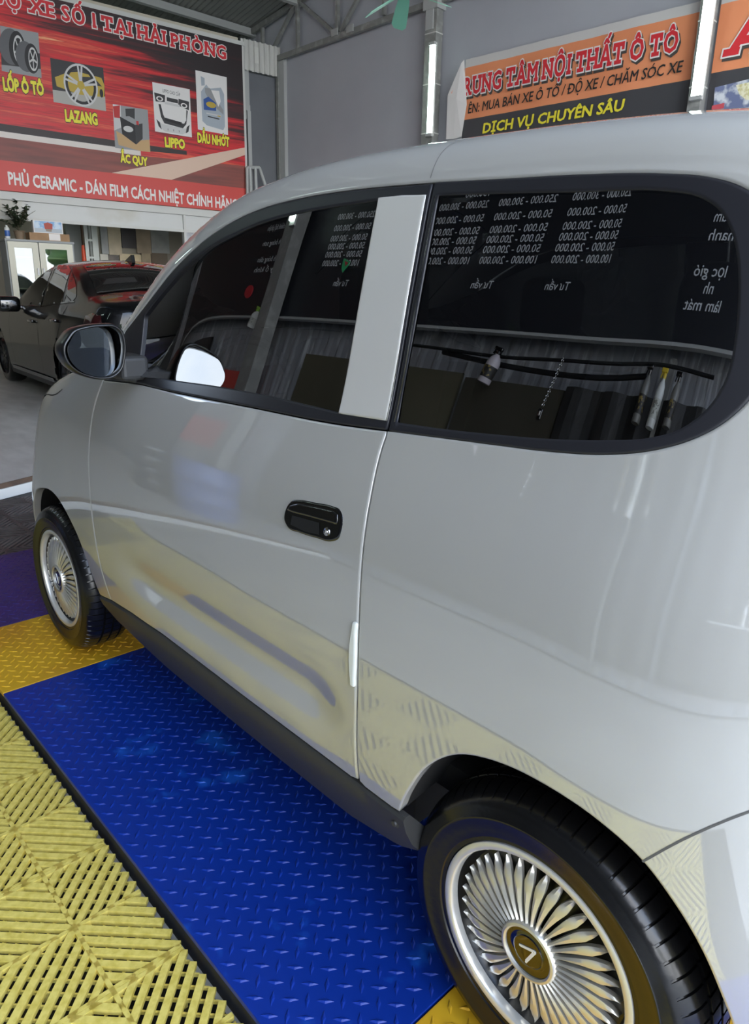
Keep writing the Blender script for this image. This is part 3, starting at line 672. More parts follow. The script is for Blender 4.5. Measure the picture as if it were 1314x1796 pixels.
# ------------------------------------------------------------------ lettering
def glyphs(text, offset=0.0, slab=False):
    """flat outline of a line of text: vertices with the baseline at 0 and capitals 1 high"""
    def run(t, off):
        c = bpy.data.curves.new('t', 'FONT'); c.body = t; c.size = 1; c.resolution_u = 2; c.fill_mode = 'FRONT'
        o = bpy.data.objects.new('t', c); COL.objects.link(o); bpy.context.view_layer.update()
        me = o.evaluated_get(bpy.context.evaluated_depsgraph_get()).to_mesh()
        V = [(v.co.x, v.co.y, 0) for v in me.vertices]; Fc = [list(p.vertices) for p in me.polygons]
        o.to_mesh_clear(); bpy.data.objects.remove(o); bpy.data.curves.remove(c)
        if off > 0:     # a bolder weight: the outline spread evenly in all directions
            n = len(V); k = 8; V = [(x+off*math.cos(2*math.pi*q/k), y+off*math.sin(2*math.pi*q/k), q) for q in range(k) for x, y, _ in V]; Fc = [[a+n*q for a in f] for q in range(k) for f in Fc]
        return V, Fc
    Hc, _ = run('H', 0); cap = max(v[1] for v in Hc); cap0 = min(v[1] for v in Hc)
    if not slab:
        SUB = {'Đ': 'D', 'Ớ': 'Ó', 'Ư': 'U', 'ư': 'u', 'ơ': 'o', 'đ': 'd'}
        _, _ = 0, 0; xm = lambda t: max(q[0] for q in run(t, 0)[0]); base_w = xm('HH'); adv = {}
        V = []; Fc = []; x = 0
        for ch in text:
            c = SUB.get(ch, ch)
            if c not in adv: adv[c] = (xm('H'+c+'H')-base_w)/cap
            if c != ' ':
                v, f = run(c, offset*cap); n = len(V); V += [(a/cap+x, (b-cap0)/cap, k) for a, b, k in v]; Fc += [[q+n for q in g] for g in f]
                b = None; o_ = offset; w = adv[c]
                if ch == 'Đ': b = [(-.02-o_, .46-o_), (.42+o_, .46-o_), (.42+o_, .56+o_), (-.02-o_, .56+o_)]
                if ch in 'ỚƯ': b = [(w*.86-o_, .86-o_), (w+.05+o_, .92-o_), (w+.09+o_, 1.12+o_), (w-.02-o_, 1.12+o_)]
                if ch in 'ươ': b = [(w*.80-o_, .66-o_), (w+.05+o_, .68-o_), (w+.08+o_, .82+o_), (w-.02-o_, .82+o_)]
                if b: n = len(V); V += [(p+x, q, -1) for p, q in b]; Fc.append([n, n+1, n+2, n+3])
            x += adv[c]
        return V, Fc
    # slab lettering: each letter set apart and given serif bars at its stems
    SER = {'T': [(.5, 0, .62), (.05, 1, .0), ], 'R': [(.16, 0, .44), (.92, 0, .30), (.12, 1, .30)], 'U': [(.13, 1, .42), (.87, 1, .42)], 'N': [(.12, 0, .40), (.12, 1, .34), (.88, 1, .40)],
           'A': [(.08, 0, .36), (.92, 0, .36)], 'M': [(.09, 0, .32), (.91, 0, .32), (.07, 1, .26), (.93, 1, .26)], 'I': [(.5, 0, 1.6), (.5, 1, 1.6)], 'H': [(.12, 0, .34), (.88, 0, .34), (.12, 1, .34), (.88, 1, .34)],
           'X': [(.10, 0, .40), (.90, 0, .40), (.10, 1, .40), (.90, 1, .40)], 'E': [(.12, 0, .36), (.12, 1, .36)], 'P': [(.14, 0, .52), (.12, 1, .32)], 'D': [(.10, 0, .30), (.10, 1, .30)], '1': [(.62, 0, 1.1)]}
    base = {'Â': 'A', 'Ấ': 'A', 'Ả': 'A', 'Ạ': 'A', 'Ộ': 'O', 'Ô': 'O', 'Ố': 'O', 'Ò': 'O', 'Đ': 'D'}
    V = []; Fc = []; x = 0
    for ch in text:
        if ch == ' ': x += .38; continue
        v, f = run('D' if ch == 'Đ' else ch, offset*cap); bch = base.get(ch, ch); vb, _ = run(bch, 0); x0 = min(q[0] for q in vb); w = (max(q[0] for q in vb)-x0)/cap
        n = len(V); V += [((a-x0)/cap+x, (b-cap0)/cap, k) for a, b, k in v]; Fc += [[i+n for i in q] for q in f]
        sh = .11 + 2*offset*.0
        for cx, top, wd in SER.get(bch, []):
            wd = max(wd, .0)*max(w, .22); 
            if wd == 0: continue
            a0 = x+cx*w-wd/2-offset; a1 = x+cx*w+wd/2+offset; b0, b1 = (-offset, sh+offset) if not top else (1-sh-offset, 1+offset)
            n = len(V); V += [(a0, b0, -1), (a1, b0, -1), (a1, b1, -1), (a0, b1, -1)]; Fc.append([n, n+1, n+2, n+3])
        if ch == 'Đ': n = len(V); V += [(x-.08-offset, .46-offset, -1), (x+.36+offset, .46-offset, -1), (x+.36+offset, .57+offset, -1), (x-.08-offset, .57+offset, -1)]; Fc.append([n, n+1, n+2, n+3])
        if bch == 'T':
            for cx in (.05, .95):
                a0 = x+cx*w-.07-offset; a1 = a0+.14+2*offset; n = len(V); V += [(a0, .70-offset, -2), (a1, .70-offset, -2), (a1, 1+offset, -2), (a0, 1+offset, -2)]; Fc.append([n, n+1, n+2, n+3])
        x += w+.24
    return V, Fc
def lettering(name, text, pl, p0, p1, top, m, parent, offset=.03, off=.004, slab=False, shear=0, depth_layers=None, hfac=1, width_of=None):
    """text on a wall plane; p0/p1 = (along, height) of the ends of the baseline, top = capital height"""
    V, Fc = glyphs(text, offset, slab); W0, _ = glyphs(text, 0, slab)
    x0 = min(v[0] for v in W0); x1 = max(v[0] for v in W0); p0 = arr(*p0); p1 = arr(*p1); d = (p1-p0)/(x1-x0); out = []
    for x, y, k in V:
        q = p0+d*(x-x0+shear*y*(top/np.linalg.norm(d))); out.append(pl.pt(q[0], q[1]+y*top, off+k*.00012))
    return link_mesh(name, out, Fc, m, parent)
def flatpoly(pl, pts, off, m, name, parent, ngon=True):
    return link_mesh(name, [pl.pt(a, z, off) for a, z in pts], [list(range(len(pts)))], m, parent)

red_txt = mat('sign_red', (214, 44, 52), .5); white_txt = mat('sign_white', (232, 226, 220), .5); yellow_txt = mat('sign_yellow', (236, 222, 60), .5)
black_txt = mat('sign_black', (40, 38, 38), .5); strip_red = mat('sign_strip_red', (206, 74, 66), .5); shadow_grey = mat('sign_shadow_print', (70, 64, 60), .6)

# printed streaks of light on the big sign
def streak_mat():
    m = bpy.data.materials.new('streaked_print'); m.use_nodes = True; nt = m.node_tree; b = nt.nodes['Principled BSDF']; b.inputs['Roughness'].default_value = .45
    t = nt.nodes.new('ShaderNodeTexCoord'); mp = nt.nodes.new('ShaderNodeMapping'); mp.inputs['Rotation'].default_value = (math.radians(9), 0, 0); mp.inputs['Scale'].default_value = (.1, .16, 3.4)
    nt.links.new(t.outputs['Object'], mp.inputs[0]); n = nt.nodes.new('ShaderNodeTexNoise'); n.inputs['Scale'].default_value = 2.1; n.inputs['Detail'].default_value = 5; n.inputs['Roughness'].default_value = .62
    nt.links.new(mp.outputs[0], n.inputs['Vector']); s = nt.nodes.new('ShaderNodeSeparateXYZ'); nt.links.new(t.outputs['Object'], s.inputs[0])
    # darker towards the upper right corner of the print
    a = nt.nodes.new('ShaderNodeMath'); a.operation = 'MULTIPLY_ADD'; a.inputs[1].default_value = .36; nt.links.new(s.outputs['Y'], a.inputs[0]); 
    c = nt.nodes.new('ShaderNodeMath'); c.operation = 'MULTIPLY_ADD'; c.inputs[1].default_value = 1.0; nt.links.new(s.outputs['Z'], c.inputs[0]); nt.links.new(a.outputs[0], c.inputs[2])
    a.inputs[2].default_value = 0
    g = nt.nodes.new('ShaderNodeMapRange'); g.inputs['From Min'].default_value = 1.95; g.inputs['From Max'].default_value = 3.1; g.inputs['To Min'].default_value = 0; g.inputs['To Max'].default_value = -.34
    nt.links.new(c.outputs[0], g.inputs['Value']); ad = nt.nodes.new('ShaderNodeMath'); nt.links.new(n.outputs['Fac'], ad.inputs[0]); nt.links.new(g.outputs[0], ad.inputs[1])
    r = nt.nodes.new('ShaderNodeValToRGB'); el = r.color_ramp.elements
    stops = [(.20, (40, 30, 32)), (.34, (74, 28, 32)), (.40, (160, 32, 38)), (.47, (216, 40, 46)), (.52, (190, 48, 48)), (.57, (228, 92, 66)), (.61, (206, 60, 52)), (.66, (242, 170, 120)), (.71, (246, 214, 176))]
    el[0].position, el[0].color = stops[0][0], lin(stops[0][1]); el[1].position, el[1].color = stops[-1][0], lin(stops[-1][1])
    for p, c_ in stops[1:-1]: e = el.new(p); e.color = lin(c_)
    nt.links.new(ad.outputs[0], r.inputs[0]); nt.links.new(r.outputs[0], b.inputs['Base Color']); return m
SIGN = FAR.shift(.10)
sign = empty('billboard', SIGN.pt(-3.6, 2.6, -.03), 'large red streaked shop billboard with car part pictures high on the far wall', 'billboard', rz=math.radians(84.7-90))
hs = SIGN.hit
zt_, zb_, zs_ = 5.30, 2.64, 3.05; aR = -.80; aL = -7.2
def board(name, pts, m, off0, th): return MB().prism([tuple(SIGN.pt(a, z, off0)) for a, z in pts], tuple(SIGN.n*th)).build(name, m, sign)
board('sign_panel', [(aL, zs_), (aR, zs_), (aR, zt_), (aL, zt_)], streak_mat(), -.03, .03)
board('text_strip', [(aL, zb_), (aR+.01, zb_), (aR+.01, zs_), (aL, zs_)], strip_red, -.03, .032)
board('sign_border', [(aL, zt_), (aR+.05, zt_), (aR+.05, zt_+.06), (aL, zt_+.06)], white_paint, -.03, .035)
board('sign_border', [(aR, zs_), (aR+.05, zs_), (aR+.05, zt_), (aR, zt_)], white_paint, -.03, .01)
# printed dark and white road lines with the brown field below
L0 = hs((0, 233)); L1 = hs((415, 262))
def stripe(px, m, off, name='printed_stripe'): flatpoly(SIGN, [hs(q) for q in px], off, m, name, sign)
lo_ = hs((0, 252))[1]
brown = mat('brown_print', (150, 78, 68), .5, noise=(1.6, (112, 66, 60), .35, .7, (1, .5, 6)))
flatpoly(SIGN, [(aL, zs_+.001), (aR, zs_+.001), (aR, 3.42), (-2.7, 3.36), (aL, 3.36)], .0012, brown, 'printed_field', sign)
flatpoly(SIGN, [(aL, 3.36), (-2.7, 3.36), (-2.7, 3.44), (aL, 3.44)], .0016, mat('pale_stripe', (222, 212, 204), .5), 'printed_stripe', sign)
flatpoly(SIGN, [(aL, 3.44), (-2.7, 3.44), (-1.9, 3.47), (-1.9, 3.53), (aL, 3.55)], .0018, mat('dark_stripe', (52, 42, 42), .5), 'printed_stripe', sign)
flatpoly(SIGN, [(-3.2, zs_+.002), (-2.2, zs_+.002), (aR, 3.60), (aR, 3.72)], .0020, mat('light_trail', (222, 190, 168), .5), 'printed_light_trail', sign)
def sign_text(text, a, b, tp, m, offset, outline=None, slab=False, off=.006, hf=1):
    p0, p1, t = hs(a), hs(b), hs(tp); top = (t[1]-p0[1])*hf
    if outline: lettering('letter_outline', text, SIGN, p0, p1, top, outline[0], sign, outline[1], off-.0016, slab)
    lettering('lettering', text, SIGN, p0, p1, top, m, sign, offset, off, slab)
sign_text('ĐỘ XE SỐ 1 TẠI HẢI PHÒNG', (-18, 4), (396, 104), (-18, -22), red_txt, .05, (white_txt, .13), True, .007)
sign_text('LỐP Ô TÔ', (7, 158), (77, 167), (7, 139), yellow_txt, .085, (black_txt, .16), hf=1.12)
sign_text('LAZANG', (115.5, 212), (171, 219), (115.5, 195), yellow_txt, .085, (black_txt, .16), hf=1.12)
sign_text('ẮC QUY', (212, 284), (258.5, 291), (212, 271.5), yellow_txt, .085, (black_txt, .16), hf=1.12)
sign_text('LIPPO', (290, 257), (324, 261), (290, 243), yellow_txt, .085, (black_txt, .16), hf=1.12)
sign_text('DẦU NHỚT', (347, 249), (402, 257), (347, 235), yellow_txt, .085, (black_txt, .16), hf=1.12)
sign_text('PHỦ CERAMIC - DÁN FILM CÁCH NHIỆT CHÍNH HÃNG', (16, 323), (416, 368), (16, 302), white_txt, .045)
# the printed pictures
def quad(px): return [hs(q) for q in px]
def bl(Q, u, v):    # picture coordinates (u right, v down) inside a printed quad
    a, b, c, d = [arr(*q) for q in Q]; return (a*(1-u)+b*u)*(1-v)+(d*(1-u)+c*u)*v
pm = {k: mat('print_'+k, c, .5) for k, c in dict(dark=(52, 50, 52), grey=(150, 150, 150), silver=(205, 203, 200), white=(228, 224, 220), yellow=(190, 162, 62), floor=(176, 172, 164), black=(26, 25, 27), card=(196, 160, 112), blue=(48, 84, 150), oil=(168, 176, 184), red=(190, 44, 44), tread=(92, 92, 94)).items()}
def pic(Q, u, v, m, k, name='printed_shape'): return flatpoly(SIGN, [bl(Q, a, b) for a, b in zip(u, v)], .0030+.0003*k, pm[m], name, None)
def ell(Q, cx, cy, rx, ry, m, k, hole=0, n=28):
    A = [bl(Q, cx+rx*math.cos(t), cy+ry*math.sin(t)) for t in np.linspace(0, 2*math.pi, n, endpoint=False)]
    if hole:
        B = [bl(Q, cx+rx*hole*math.cos(t), cy+ry*hole*math.sin(t)) for t in np.linspace(0, 2*math.pi, n, endpoint=False)]
        return link_mesh('printed_shape', [SIGN.pt(a, z, .0030+.0003*k) for a, z in A+B], [(i, (i+1) % n, n+(i+1) % n, n+i) for i in range(n)], pm[m])
    return flatpoly(SIGN, A, .0030+.0003*k, pm[m], 'printed_shape', None)
def spoke(Q, cx, cy, a, r0, r1, w, asp, m, k):
    ca, sa = math.cos(a), math.sin(a)
    return pic(Q, [cx+(r0*ca-w*sa)*asp, cx+(r1*ca-w*.8*sa)*asp, cx+(r1*ca+w*.8*sa)*asp, cx+(r0*ca+w*sa)*asp], [cy+r0*sa+w*ca, cy+r1*sa+w*.8*ca, cy+r1*sa-w*.8*ca, cy+r0*sa-w*ca], m, k)
def picture(label, name, px, bgm, fn):
    Q = quad(px); base = flatpoly(SIGN, Q, .0026, pm[bgm], name, sign); base['label'] = label
    for o in fn(Q):
        M = np.array(wm(sign).inverted()); 
        V = np.array([v.co[:] for v in o.data.vertices]) @ M[:3, :3].T + M[:3, 3]
        for v, q in zip(o.data.vertices, V): v.co = q
        o.parent = base
def f_tyres(Q):
    R = [pic(Q, [0, 1, 1, 0], [0, 0, .45, .6], 'grey', 0), pic(Q, [.0, 1, 1, 0], [.86, .8, 1, 1], 'grey', 0)]
    for cx, cy, sx, sy, k in ((.32, .42, .30, .40, 1), (.68, .58, .26, .34, 4)):
        R += [ell(Q, cx-.06, cy, sx, sy, 'tread', k), ell(Q, cx+.10, cy+.02, sx*.72, sy*.98, 'black', k+1), ell(Q, cx+.13, cy+.03, sx*.46, sy*.78, 'silver', k+2, .82)]
        R += [spoke(Q, cx+.13, cy+.03, 2*math.pi*i/5+.3, 0, sy*.7, .028, sx*.46/(sy*.78), 'silver', k+2) for i in range(5)]
    return R
def f_rim(Q):
    R = [pic(Q, [0, 1, 1, 0], [.72, .66, 1, 1], 'floor', 0), pic(Q, [.06, .3, .5, .95, 1, .98, .5, .08], [.42, .26, .2, .24, .4, .68, .72, .62], 'yellow', 1), pic(Q, [.55, .8, .95, .6], [.3, .26, .44, .46], 'dark', 2), ell(Q, .93, .60, .035, .10, 'black', 3)]
    R += [ell(Q, .54, .50, .315, .48, 'black', 4, .78), ell(Q, .54, .50, .325, .49, 'silver', 5, .90)]
    for i in range(5):
        for d in (-.13, .13): R.append(spoke(Q, .54, .50, -math.pi/2+2*math.pi*i/5+d, .08, .46, .030, .65, 'silver', 6))
    return R+[ell(Q, .54, .50, .07, .10, 'yellow', 7)]
def f_batt(Q):
    return [pic(Q, [0, .22, .22, 0], [0, 0, .5, .6], 'silver', 0), pic(Q, [0, .2, .18, .02], [.05, 0, .3, .3], 'red', 1), pic(Q, [.35, .62, .6, .35], [.06, .02, .3, .26], 'dark', 1), pic(Q, [.05, .55, 1, 1, .7, .1], [.60, .78, .70, 1, 1, .92], 'card', 2),
            pic(Q, [.18, .60, .60, .22], [.26, .40, .86, .66], 'black', 3), pic(Q, [.60, .82, .80, .60], [.40, .34, .70, .86], 'dark', 4), pic(Q, [.18, .45, .82, .60], [.26, .22, .34, .40], 'grey', 4), pic(Q, [.64, .71, .71, .64], [.30, .30, .40, .38], 'red', 5), ell(Q, .40, .52, .14, .07, 'silver', 6)]
def f_kit(Q):
    R = [pic(Q, [.03, .32, .30, .06], [.20, .22, .36, .38], 'dark', 0), pic(Q, [.68, .97, .95, .66], [.24, .26, .44, .38], 'dark', 0), ell(Q, .17, .31, .09, .05, 'white', 1, .6), ell(Q, .82, .36, .09, .05, 'white', 1, .6), pic(Q, [.36, .66, .66, .36], [.25, .26, .34, .33], 'dark', 0), pic(Q, [.3, .7, .7, .3], [.35, .36, .41, .40], 'silver', 1)]
    R += [pic(Q, [.13, .19, .24, .30, .80, .86, .88, .92, .86, .76, .26, .18], [.42, .42, .62, .72, .74, .66, .44, .46, .74, .84, .80, .68], 'dark', 2), pic(Q, [.28, .74, .72, .30], [.68, .72, .78, .74], 'black', 3)]
    R += [pic(Q, [.05, .2, .84, .95, .90, .74, .26, .10], [.74, .82, .84, .74, .90, .97, .97, .88], 'silver', 3), pic(Q, [.05, .14, .18, .10], [.74, .80, .94, .88], 'dark', 4), pic(Q, [.95, .87, .83, .91], [.74, .80, .94, .89], 'dark', 4)]
    return R+[pic(Q, [.34+.15*i, .36+.15*i, .35+.15*i], [.90, .90, .95], 'dark', 5) for i in range(3)]
def f_oil(Q):
    return [pic(Q, [.15, .30, .33, .42, .80, .90, .90, .84, .30, .16, .15], [.34, .22, .20, .26, .20, .30, .86, .93, .90, .84, .60], 'oil', 1), pic(Q, [.16, .28, .28, .17], [.08, .10, .22, .24], 'oil', 2), pic(Q, [.48, .74, .78, .70], [.28, .26, .44, .54], 'white', 3), pic(Q, [.28, .44, .86, .86, .45, .28], [.26, .25, .58, .66, .50, .34], 'grey', 2),
            pic(Q, [.22, .38, .62, .62, .22], [.46, .40, .48, .62, .64], 'blue', 4), ell(Q, .46, .53, .16, .05, 'yellow', 5), pic(Q, [.30, .78, .78, .30], [.68, .68, .70, .70], 'silver', 5), pic(Q, [.34, .72, .72, .34], [.73, .74, .76, .75], 'dark', 5), pic(Q, [.66, .76, .76, .66], [.69, .69, .71, .71], 'yellow', 6)]
picture('printed picture of two tyres', 'printed_picture', [(0, 45), (67, 57.6), (73, 137), (3, 124.6)], 'dark', f_tyres)
picture('printed picture of a silver wheel before a yellow car', 'printed_picture', [(87.7, 101.5), (181, 119), (186, 195), (94, 179)], 'dark', f_rim)
picture('printed picture of a black car battery', 'printed_picture', [(197.6, 182.5), (259, 192.6), (263.6, 267), (202, 259.5)], 'grey', f_batt)
picture('printed picture of a silver body kit', 'printed_picture', [(267, 144), (332.6, 156.7), (336.6, 241), (272, 230.4)], 'white', f_kit)
picture('printed picture of a grey oil can', 'printed_picture', [(342.6, 123), (397.5, 135.6), (400, 237), (347, 227)], 'white', f_oil)
kq = quad([(267, 144), (332.6, 156.7), (336.6, 241), (272, 230.4)])
lettering('lettering', 'LIPPO CAO CẤP', SIGN, bl(kq, .26, .165), bl(kq, .73, .185), .05, black_txt, sign, .0, .0045)

# ------------------------------------------------------------------ far wall below and beside the billboard
def far_box(name, a0, a1, z0, z1, d0, d1, m, st=True, parent=None):
    o = MB().prism([tuple(FAR.pt(a, z, d0)) for a, z in ((a0, z0), (a1, z0), (a1, z1), (a0, z1))], tuple(FAR.n*(d1-d0))).build(name, m, parent)
    return struct(o) if st else o
far_box('wall_front', -9.5, -.84, 2.62, 5.42, -.10, .04, cream_paint)             # carries the billboard
far_box('trim_11', -9.5, -1.0, 2.52, 2.63, .04, .10, white_paint)                   # beam under the billboard
far_box('trim_12', -9.5, -1.0, 2.28, 2.52, -.05, .05, mat('pale_lintel', (196, 192, 180), .5, noise=(.8, (208, 208, 204), .45, .55)))
far_box('trim_13', -9.5, -1.0, 2.24, 2.285, .05, .08, white_paint)
marble = mat('white_marble', (206, 207, 208), .3, noise=(3, (170, 172, 176), .5, .62))
far_box('wall_pier', -1.98, -1.50, .05, 2.28, -.10, .06, marble)
far_box('trim_14', -2.02, -1.98, .05, 2.62, .05, .09, white_paint)
far_box('wall_side_panel', -.62, -.01, .0, 4.95, -.12, -.02, dark_wall)
far_box('trim_15', -.84, -.64, 4.42, 4.96, -.08, .03, steel_light)
# corrugated fascia above the side panel
mb = MB(); a0, a1 = -.80, -.04; nn = 15; pts = []
for i in range(nn*4+1):
    t = i/(nn*4); ph = (t*7.5) % 1; d = .0 if ph < .35 else (.03 if .5 < ph < .85 else (.03*(ph-.35)/.15 if ph <= .5 else .03*(1-ph)/.15)); pts.append((a0+(a1-a0)*t, d))
V = [tuple(FAR.pt(a, 4.95, .06+d)) for a, d in pts]+[tuple(FAR.pt(a, 5.42, .06+d)) for a, d in pts]; n = len(pts)
fascia = mb.add(V, [(i, i+1, n+i+1, n+i) for i in range(n-1)]).build('trim_16', mat('corrugated_white', (196, 194, 188), .5), fix=False); struct(fascia)
o = far_box('paper_note', -.555, -.475, 5.08, 5.33, .094, .098, mat('paper', (206, 204, 196), .7), False); tag(o, 'small white paper note stuck on the corrugated fascia', 'paper note')
# side window frame with dark pane
wf_ = empty('window_1', FAR.pt(-.72, 0, 0)); struct(wf_)
for nm, a0, a1, z0, z1, d0, d1, m in (('frame', -.84, -.64, 4.33, 4.42, -.05, .05, steel_light), ('frame', -.70, -.63, .2, 4.33, -.05, .05, steel_light), ('frame', -1.05, -.70, 4.2, 4.33, -.06, .02, steel_light), ('pane', -1.05, -.70, .2, 4.2, -.06, -.03, black_glass)):
    far_box(nm, a0, a1, z0, z1, d0, d1, m, False, wf_)
# bracket of grey bars beside the window
br = empty('wall_bracket', FAR.pt(-.70, 3.2, .1), 'grey steel bar bracket on the wall beside the billboard edge', 'bracket', rz=math.radians(-5.3))
for a0, z0, a1, z1 in ((-.80, 3.39, -.55, 3.42), (-.74, 3.40, -.73, 2.4), (-.63, 3.41, -.62, 2.4), (-.55, 3.42, -.34, 2.9), (-.80, 3.39, -.81, 2.5)):
    MB().tube([tuple(FAR.pt(a0, z0, .16)), tuple(FAR.pt(a1, z1, .16))], .028, 8).build('bar', steel_light, br, True)

# room behind the opening under the billboard, with tile samples standing on its wall
BK = FAR.shift(-1.7)
def bk_box(name, px, z0, z1, m, d=.03, lab=None, cat=None, grp=None, bottom=None):
    a0 = BK.hit((px[0], z0))[0]; a1 = BK.hit((px[1], z0))[0]; zt = BK.hit((px[0], z0))[1]; zb = BK.hit((px[0], z1))[1] if bottom is None else bottom
    o = MB().prism([tuple(BK.pt(a, z, .0)) for a, z in ((a0, zb), (a1, zb), (a1, zt), (a0, zt))], tuple(BK.n*d)).build(name, m)
    if lab: tag(o, lab, cat, grp)
    return o
struct(MB().prism([tuple(BK.pt(a, z, -.05)) for a, z in ((-9, .0), (.2, .0), (.2, 3.0), (-9, 3.0))], tuple(-BK.n*.1)).build('wall_inner', mat('inner_wall', (150, 142, 126), .6)))
tm = lambda n, c, c2=None: mat(n, c, .35, noise=(4, c2 or tuple(int(v*.9) for v in c), .4, .65))
for px, y0, y1, m, lab in (
    ((172, 184), 372, 445, tm('tile_grey', (158, 158, 154)), 'narrow grey tile sample panel beside the ladder'),
    ((184.5, 207.5), 372, 446.5, tm('tile_beige', (196, 178, 146)), 'beige tile sample panel left of the dark brown panel'),
    ((208.5, 234), 372, 434, tm('tile_dark', (58, 50, 48)), 'dark brown tile sample panel behind the black car'),
    ((234.5, 260), 372, 444, tm('tile_tan', (168, 150, 126)), 'tan tile sample panel right of the dark brown panel'),
    ((260.5, 292), 372, 443, tm('tile_cool', (172, 172, 166)), 'cool grey tile sample panel left of the marble pier'),
    ((174, 188), 445.5, 470, tm('tile_white', (206, 200, 184)), 'white tile sample panel in the lower row by the ladder'),
    ((188.5, 207), 447.5, 470, tm('tile_pattern', (104, 88, 72), (70, 60, 52)), 'dark patterned tile sample panel in the lower row'),
    ((208.5, 246), 444.8, 470, tm('tile_painted_sun', (216, 196, 156)), 'cream tile sample panel in the lower row with sunlight painted into its colour'),  # patch of sunlight put into the pale cream colour
    ((246.5, 263), 444.5, 470, tm('tile_sand', (178, 160, 130)), 'sand coloured tile sample panel in the lower row'),
    ((263.5, 292), 443.5, 470, tm('tile_brown', (120, 104, 84)), 'brown tile sample panel in the lower row by the pier')):
    bk_box('tile_panel', px, y0, y1, m, .04, lab, 'tile panel', 'tile samples on the inner wall')
bk_box('door_1', (112, 138), 385, 470, mat('grey_door', (140, 142, 140), .5), .05, bottom=.05)['kind'] = 'structure'
bk_box('trim_17', (138.5, 145), 380, 470, mat('brown_post', (120, 92, 72), .6), .09, bottom=.05)['kind'] = 'structure'
fill_lamp = empty('tube_lamp', tuple(BK.pt(-3.4, 2.85, .0)), 'white tube lamp added out of view to brighten the room behind the billboard', 'tube lamp')  # unseen lamp, added to brighten the tile samples
MB().box(tuple(BK.pt(-3.4, 2.86, .0)), (.10, 2.4, .05), rot=Matrix.Rotation(math.radians(-5.3), 3, 'Z')).build('housing', white_paint, fill_lamp)
MB().box(tuple(BK.pt(-3.4, 2.86, .055)), (.04, 2.36, .04), rot=Matrix.Rotation(math.radians(-5.3), 3, 'Z')).build('diffuser', led, fill_lamp)
# folding ladder
LD = FAR.shift(-1.2); lad = empty('folding_ladder', LD.pt(LD.hit((158, 420))[0], .08), 'silver folding ladder standing in the opening under the billboard', 'ladder', rz=math.radians(-5.3))
alu = mat('ladder_aluminium', (176, 178, 170), .35, .8)
aL_, aR_ = LD.hit((149, 400))[0], LD.hit((162, 400))[0]; aQ = LD.hit((170, 400))[0]
for nm, a in (('rail', aL_), ('rail', aR_)): MB().box(tuple(LD.pt(a, 1.25)), (.035, .06, 2.4)).build(nm, alu, lad)
for a, t in ((aQ, .10), (aQ - .09, .16)): MB().box(tuple(LD.pt(a, 1.25, -t)), (.035, .05, 2.4)).build('rear_rail', alu, lad)
for z in np.arange(.35, 2.4, .29): MB().box(tuple(LD.pt((aL_ + aR_)/2, z)), (.04, abs(aR_ - aL_), .035)).build('rung', alu, lad)
cn = LD.shift(.25); ca = cn.hit((145.5, 432)); cone = empty('traffic_cone', cn.pt(ca[0], ZF(-10.5)), 'narrow orange cone beside the folding ladder', 'traffic cone')
oc = mat('orange_plastic', (212, 78, 42), .45); b0 = cn.pt(ca[0], ZF(-10.5))
ch_ = ca[1]-b0[2]+.02; MB().lathe([(.0, ch_), (.022, ch_), (.03, ch_-.1), (.12, .06), (.19, .05), (.19, .0)], tuple(b0), n=20).build('cone_body', oc, cone, True)

# ------------------------------------------------------------------ cabinet and what stands on it
CB = FAR.shift(.50); h0, h1 = CB.hit((10, 419)), CB.hit((127, 424)); ca0, ca1, ctop = h0[0], h1[0], (h0[1]+h1[1])/2; cz = ZF(-9.2)
cab_white = mat('cabinet_cream', (214, 210, 190), .45); cab_grey = mat('cabinet_grey', (150, 152, 150), .5); cab_glass = glass_mat('cabinet_glass', (.62, .66, .63), .06, 1.5)
cab = empty('glass_door_cabinet', CB.pt((ca0+ca1)/2, cz, -.2), 'cream two-door cabinet with glass panes below the billboard', 'cabinet', rz=math.radians(-5.3))
def cbox(name, a0, a1, z0, z1, d0, d1, m, par): return MB().prism([tuple(CB.pt(a, z, d0)) for a, z in ((a0, z0), (a1, z0), (a1, z1), (a0, z1))], tuple(CB.n*(d1-d0))).build(name, m, par)
cbox('cabinet_top', ca0-.02, ca1+.02, ctop-.03, ctop, -.42, .02, cab_grey, cab)
cbox('side_board', ca0-.01, ca0+.01, cz, ctop-.03, -.40, 0, cab_grey, cab); cbox('side_board', ca1-.01, ca1+.01, cz, ctop-.03, -.40, 0, cab_grey, cab)
cbox('back_board', ca0, ca1, cz, ctop-.03, -.41, -.40, cab_grey, cab); cbox('plinth', ca0, ca1, cz, cz+.08, -.38, -.01, cab_grey, cab)
for z in (.6, 1.1, 1.55): cbox('shelf', ca0+.01, ca1-.01, cz+z, cz+z+.02, -.39, -.03, cab_white, cab)
mid = CB.hit((70, 460))[0]
for a0, a1, hs_ in ((ca0+.012, mid-.006, 1), (mid+.006, ca1-.012, -1)):
    w = .085; mb = MB(); z0, z1 = cz+.09, ctop-.035
    for q in ((a0, a0+w, z0, z1), (a1-w, a1, z0, z1), (a0+w, a1-w, z1-w, z1), (a0+w, a1-w, z0, z0+w)):
        mb.prism([tuple(CB.pt(a, z, -.005)) for a, z in ((q[0], q[2]), (q[1], q[2]), (q[1], q[3]), (q[0], q[3]))], tuple(CB.n*.022))
    d = mb.build('door', cab_white, cab); 
    cbox('glass_pane', a0+w, a1-w, z0+w, z1-w, .002, .006, cab_glass, d)
    ah = (a1-.035) if hs_ > 0 else (a0+.035); cbox('door_handle', ah-.012, ah+.012, ctop-.50, ctop-.40, .017, .035, gloss_black, d)
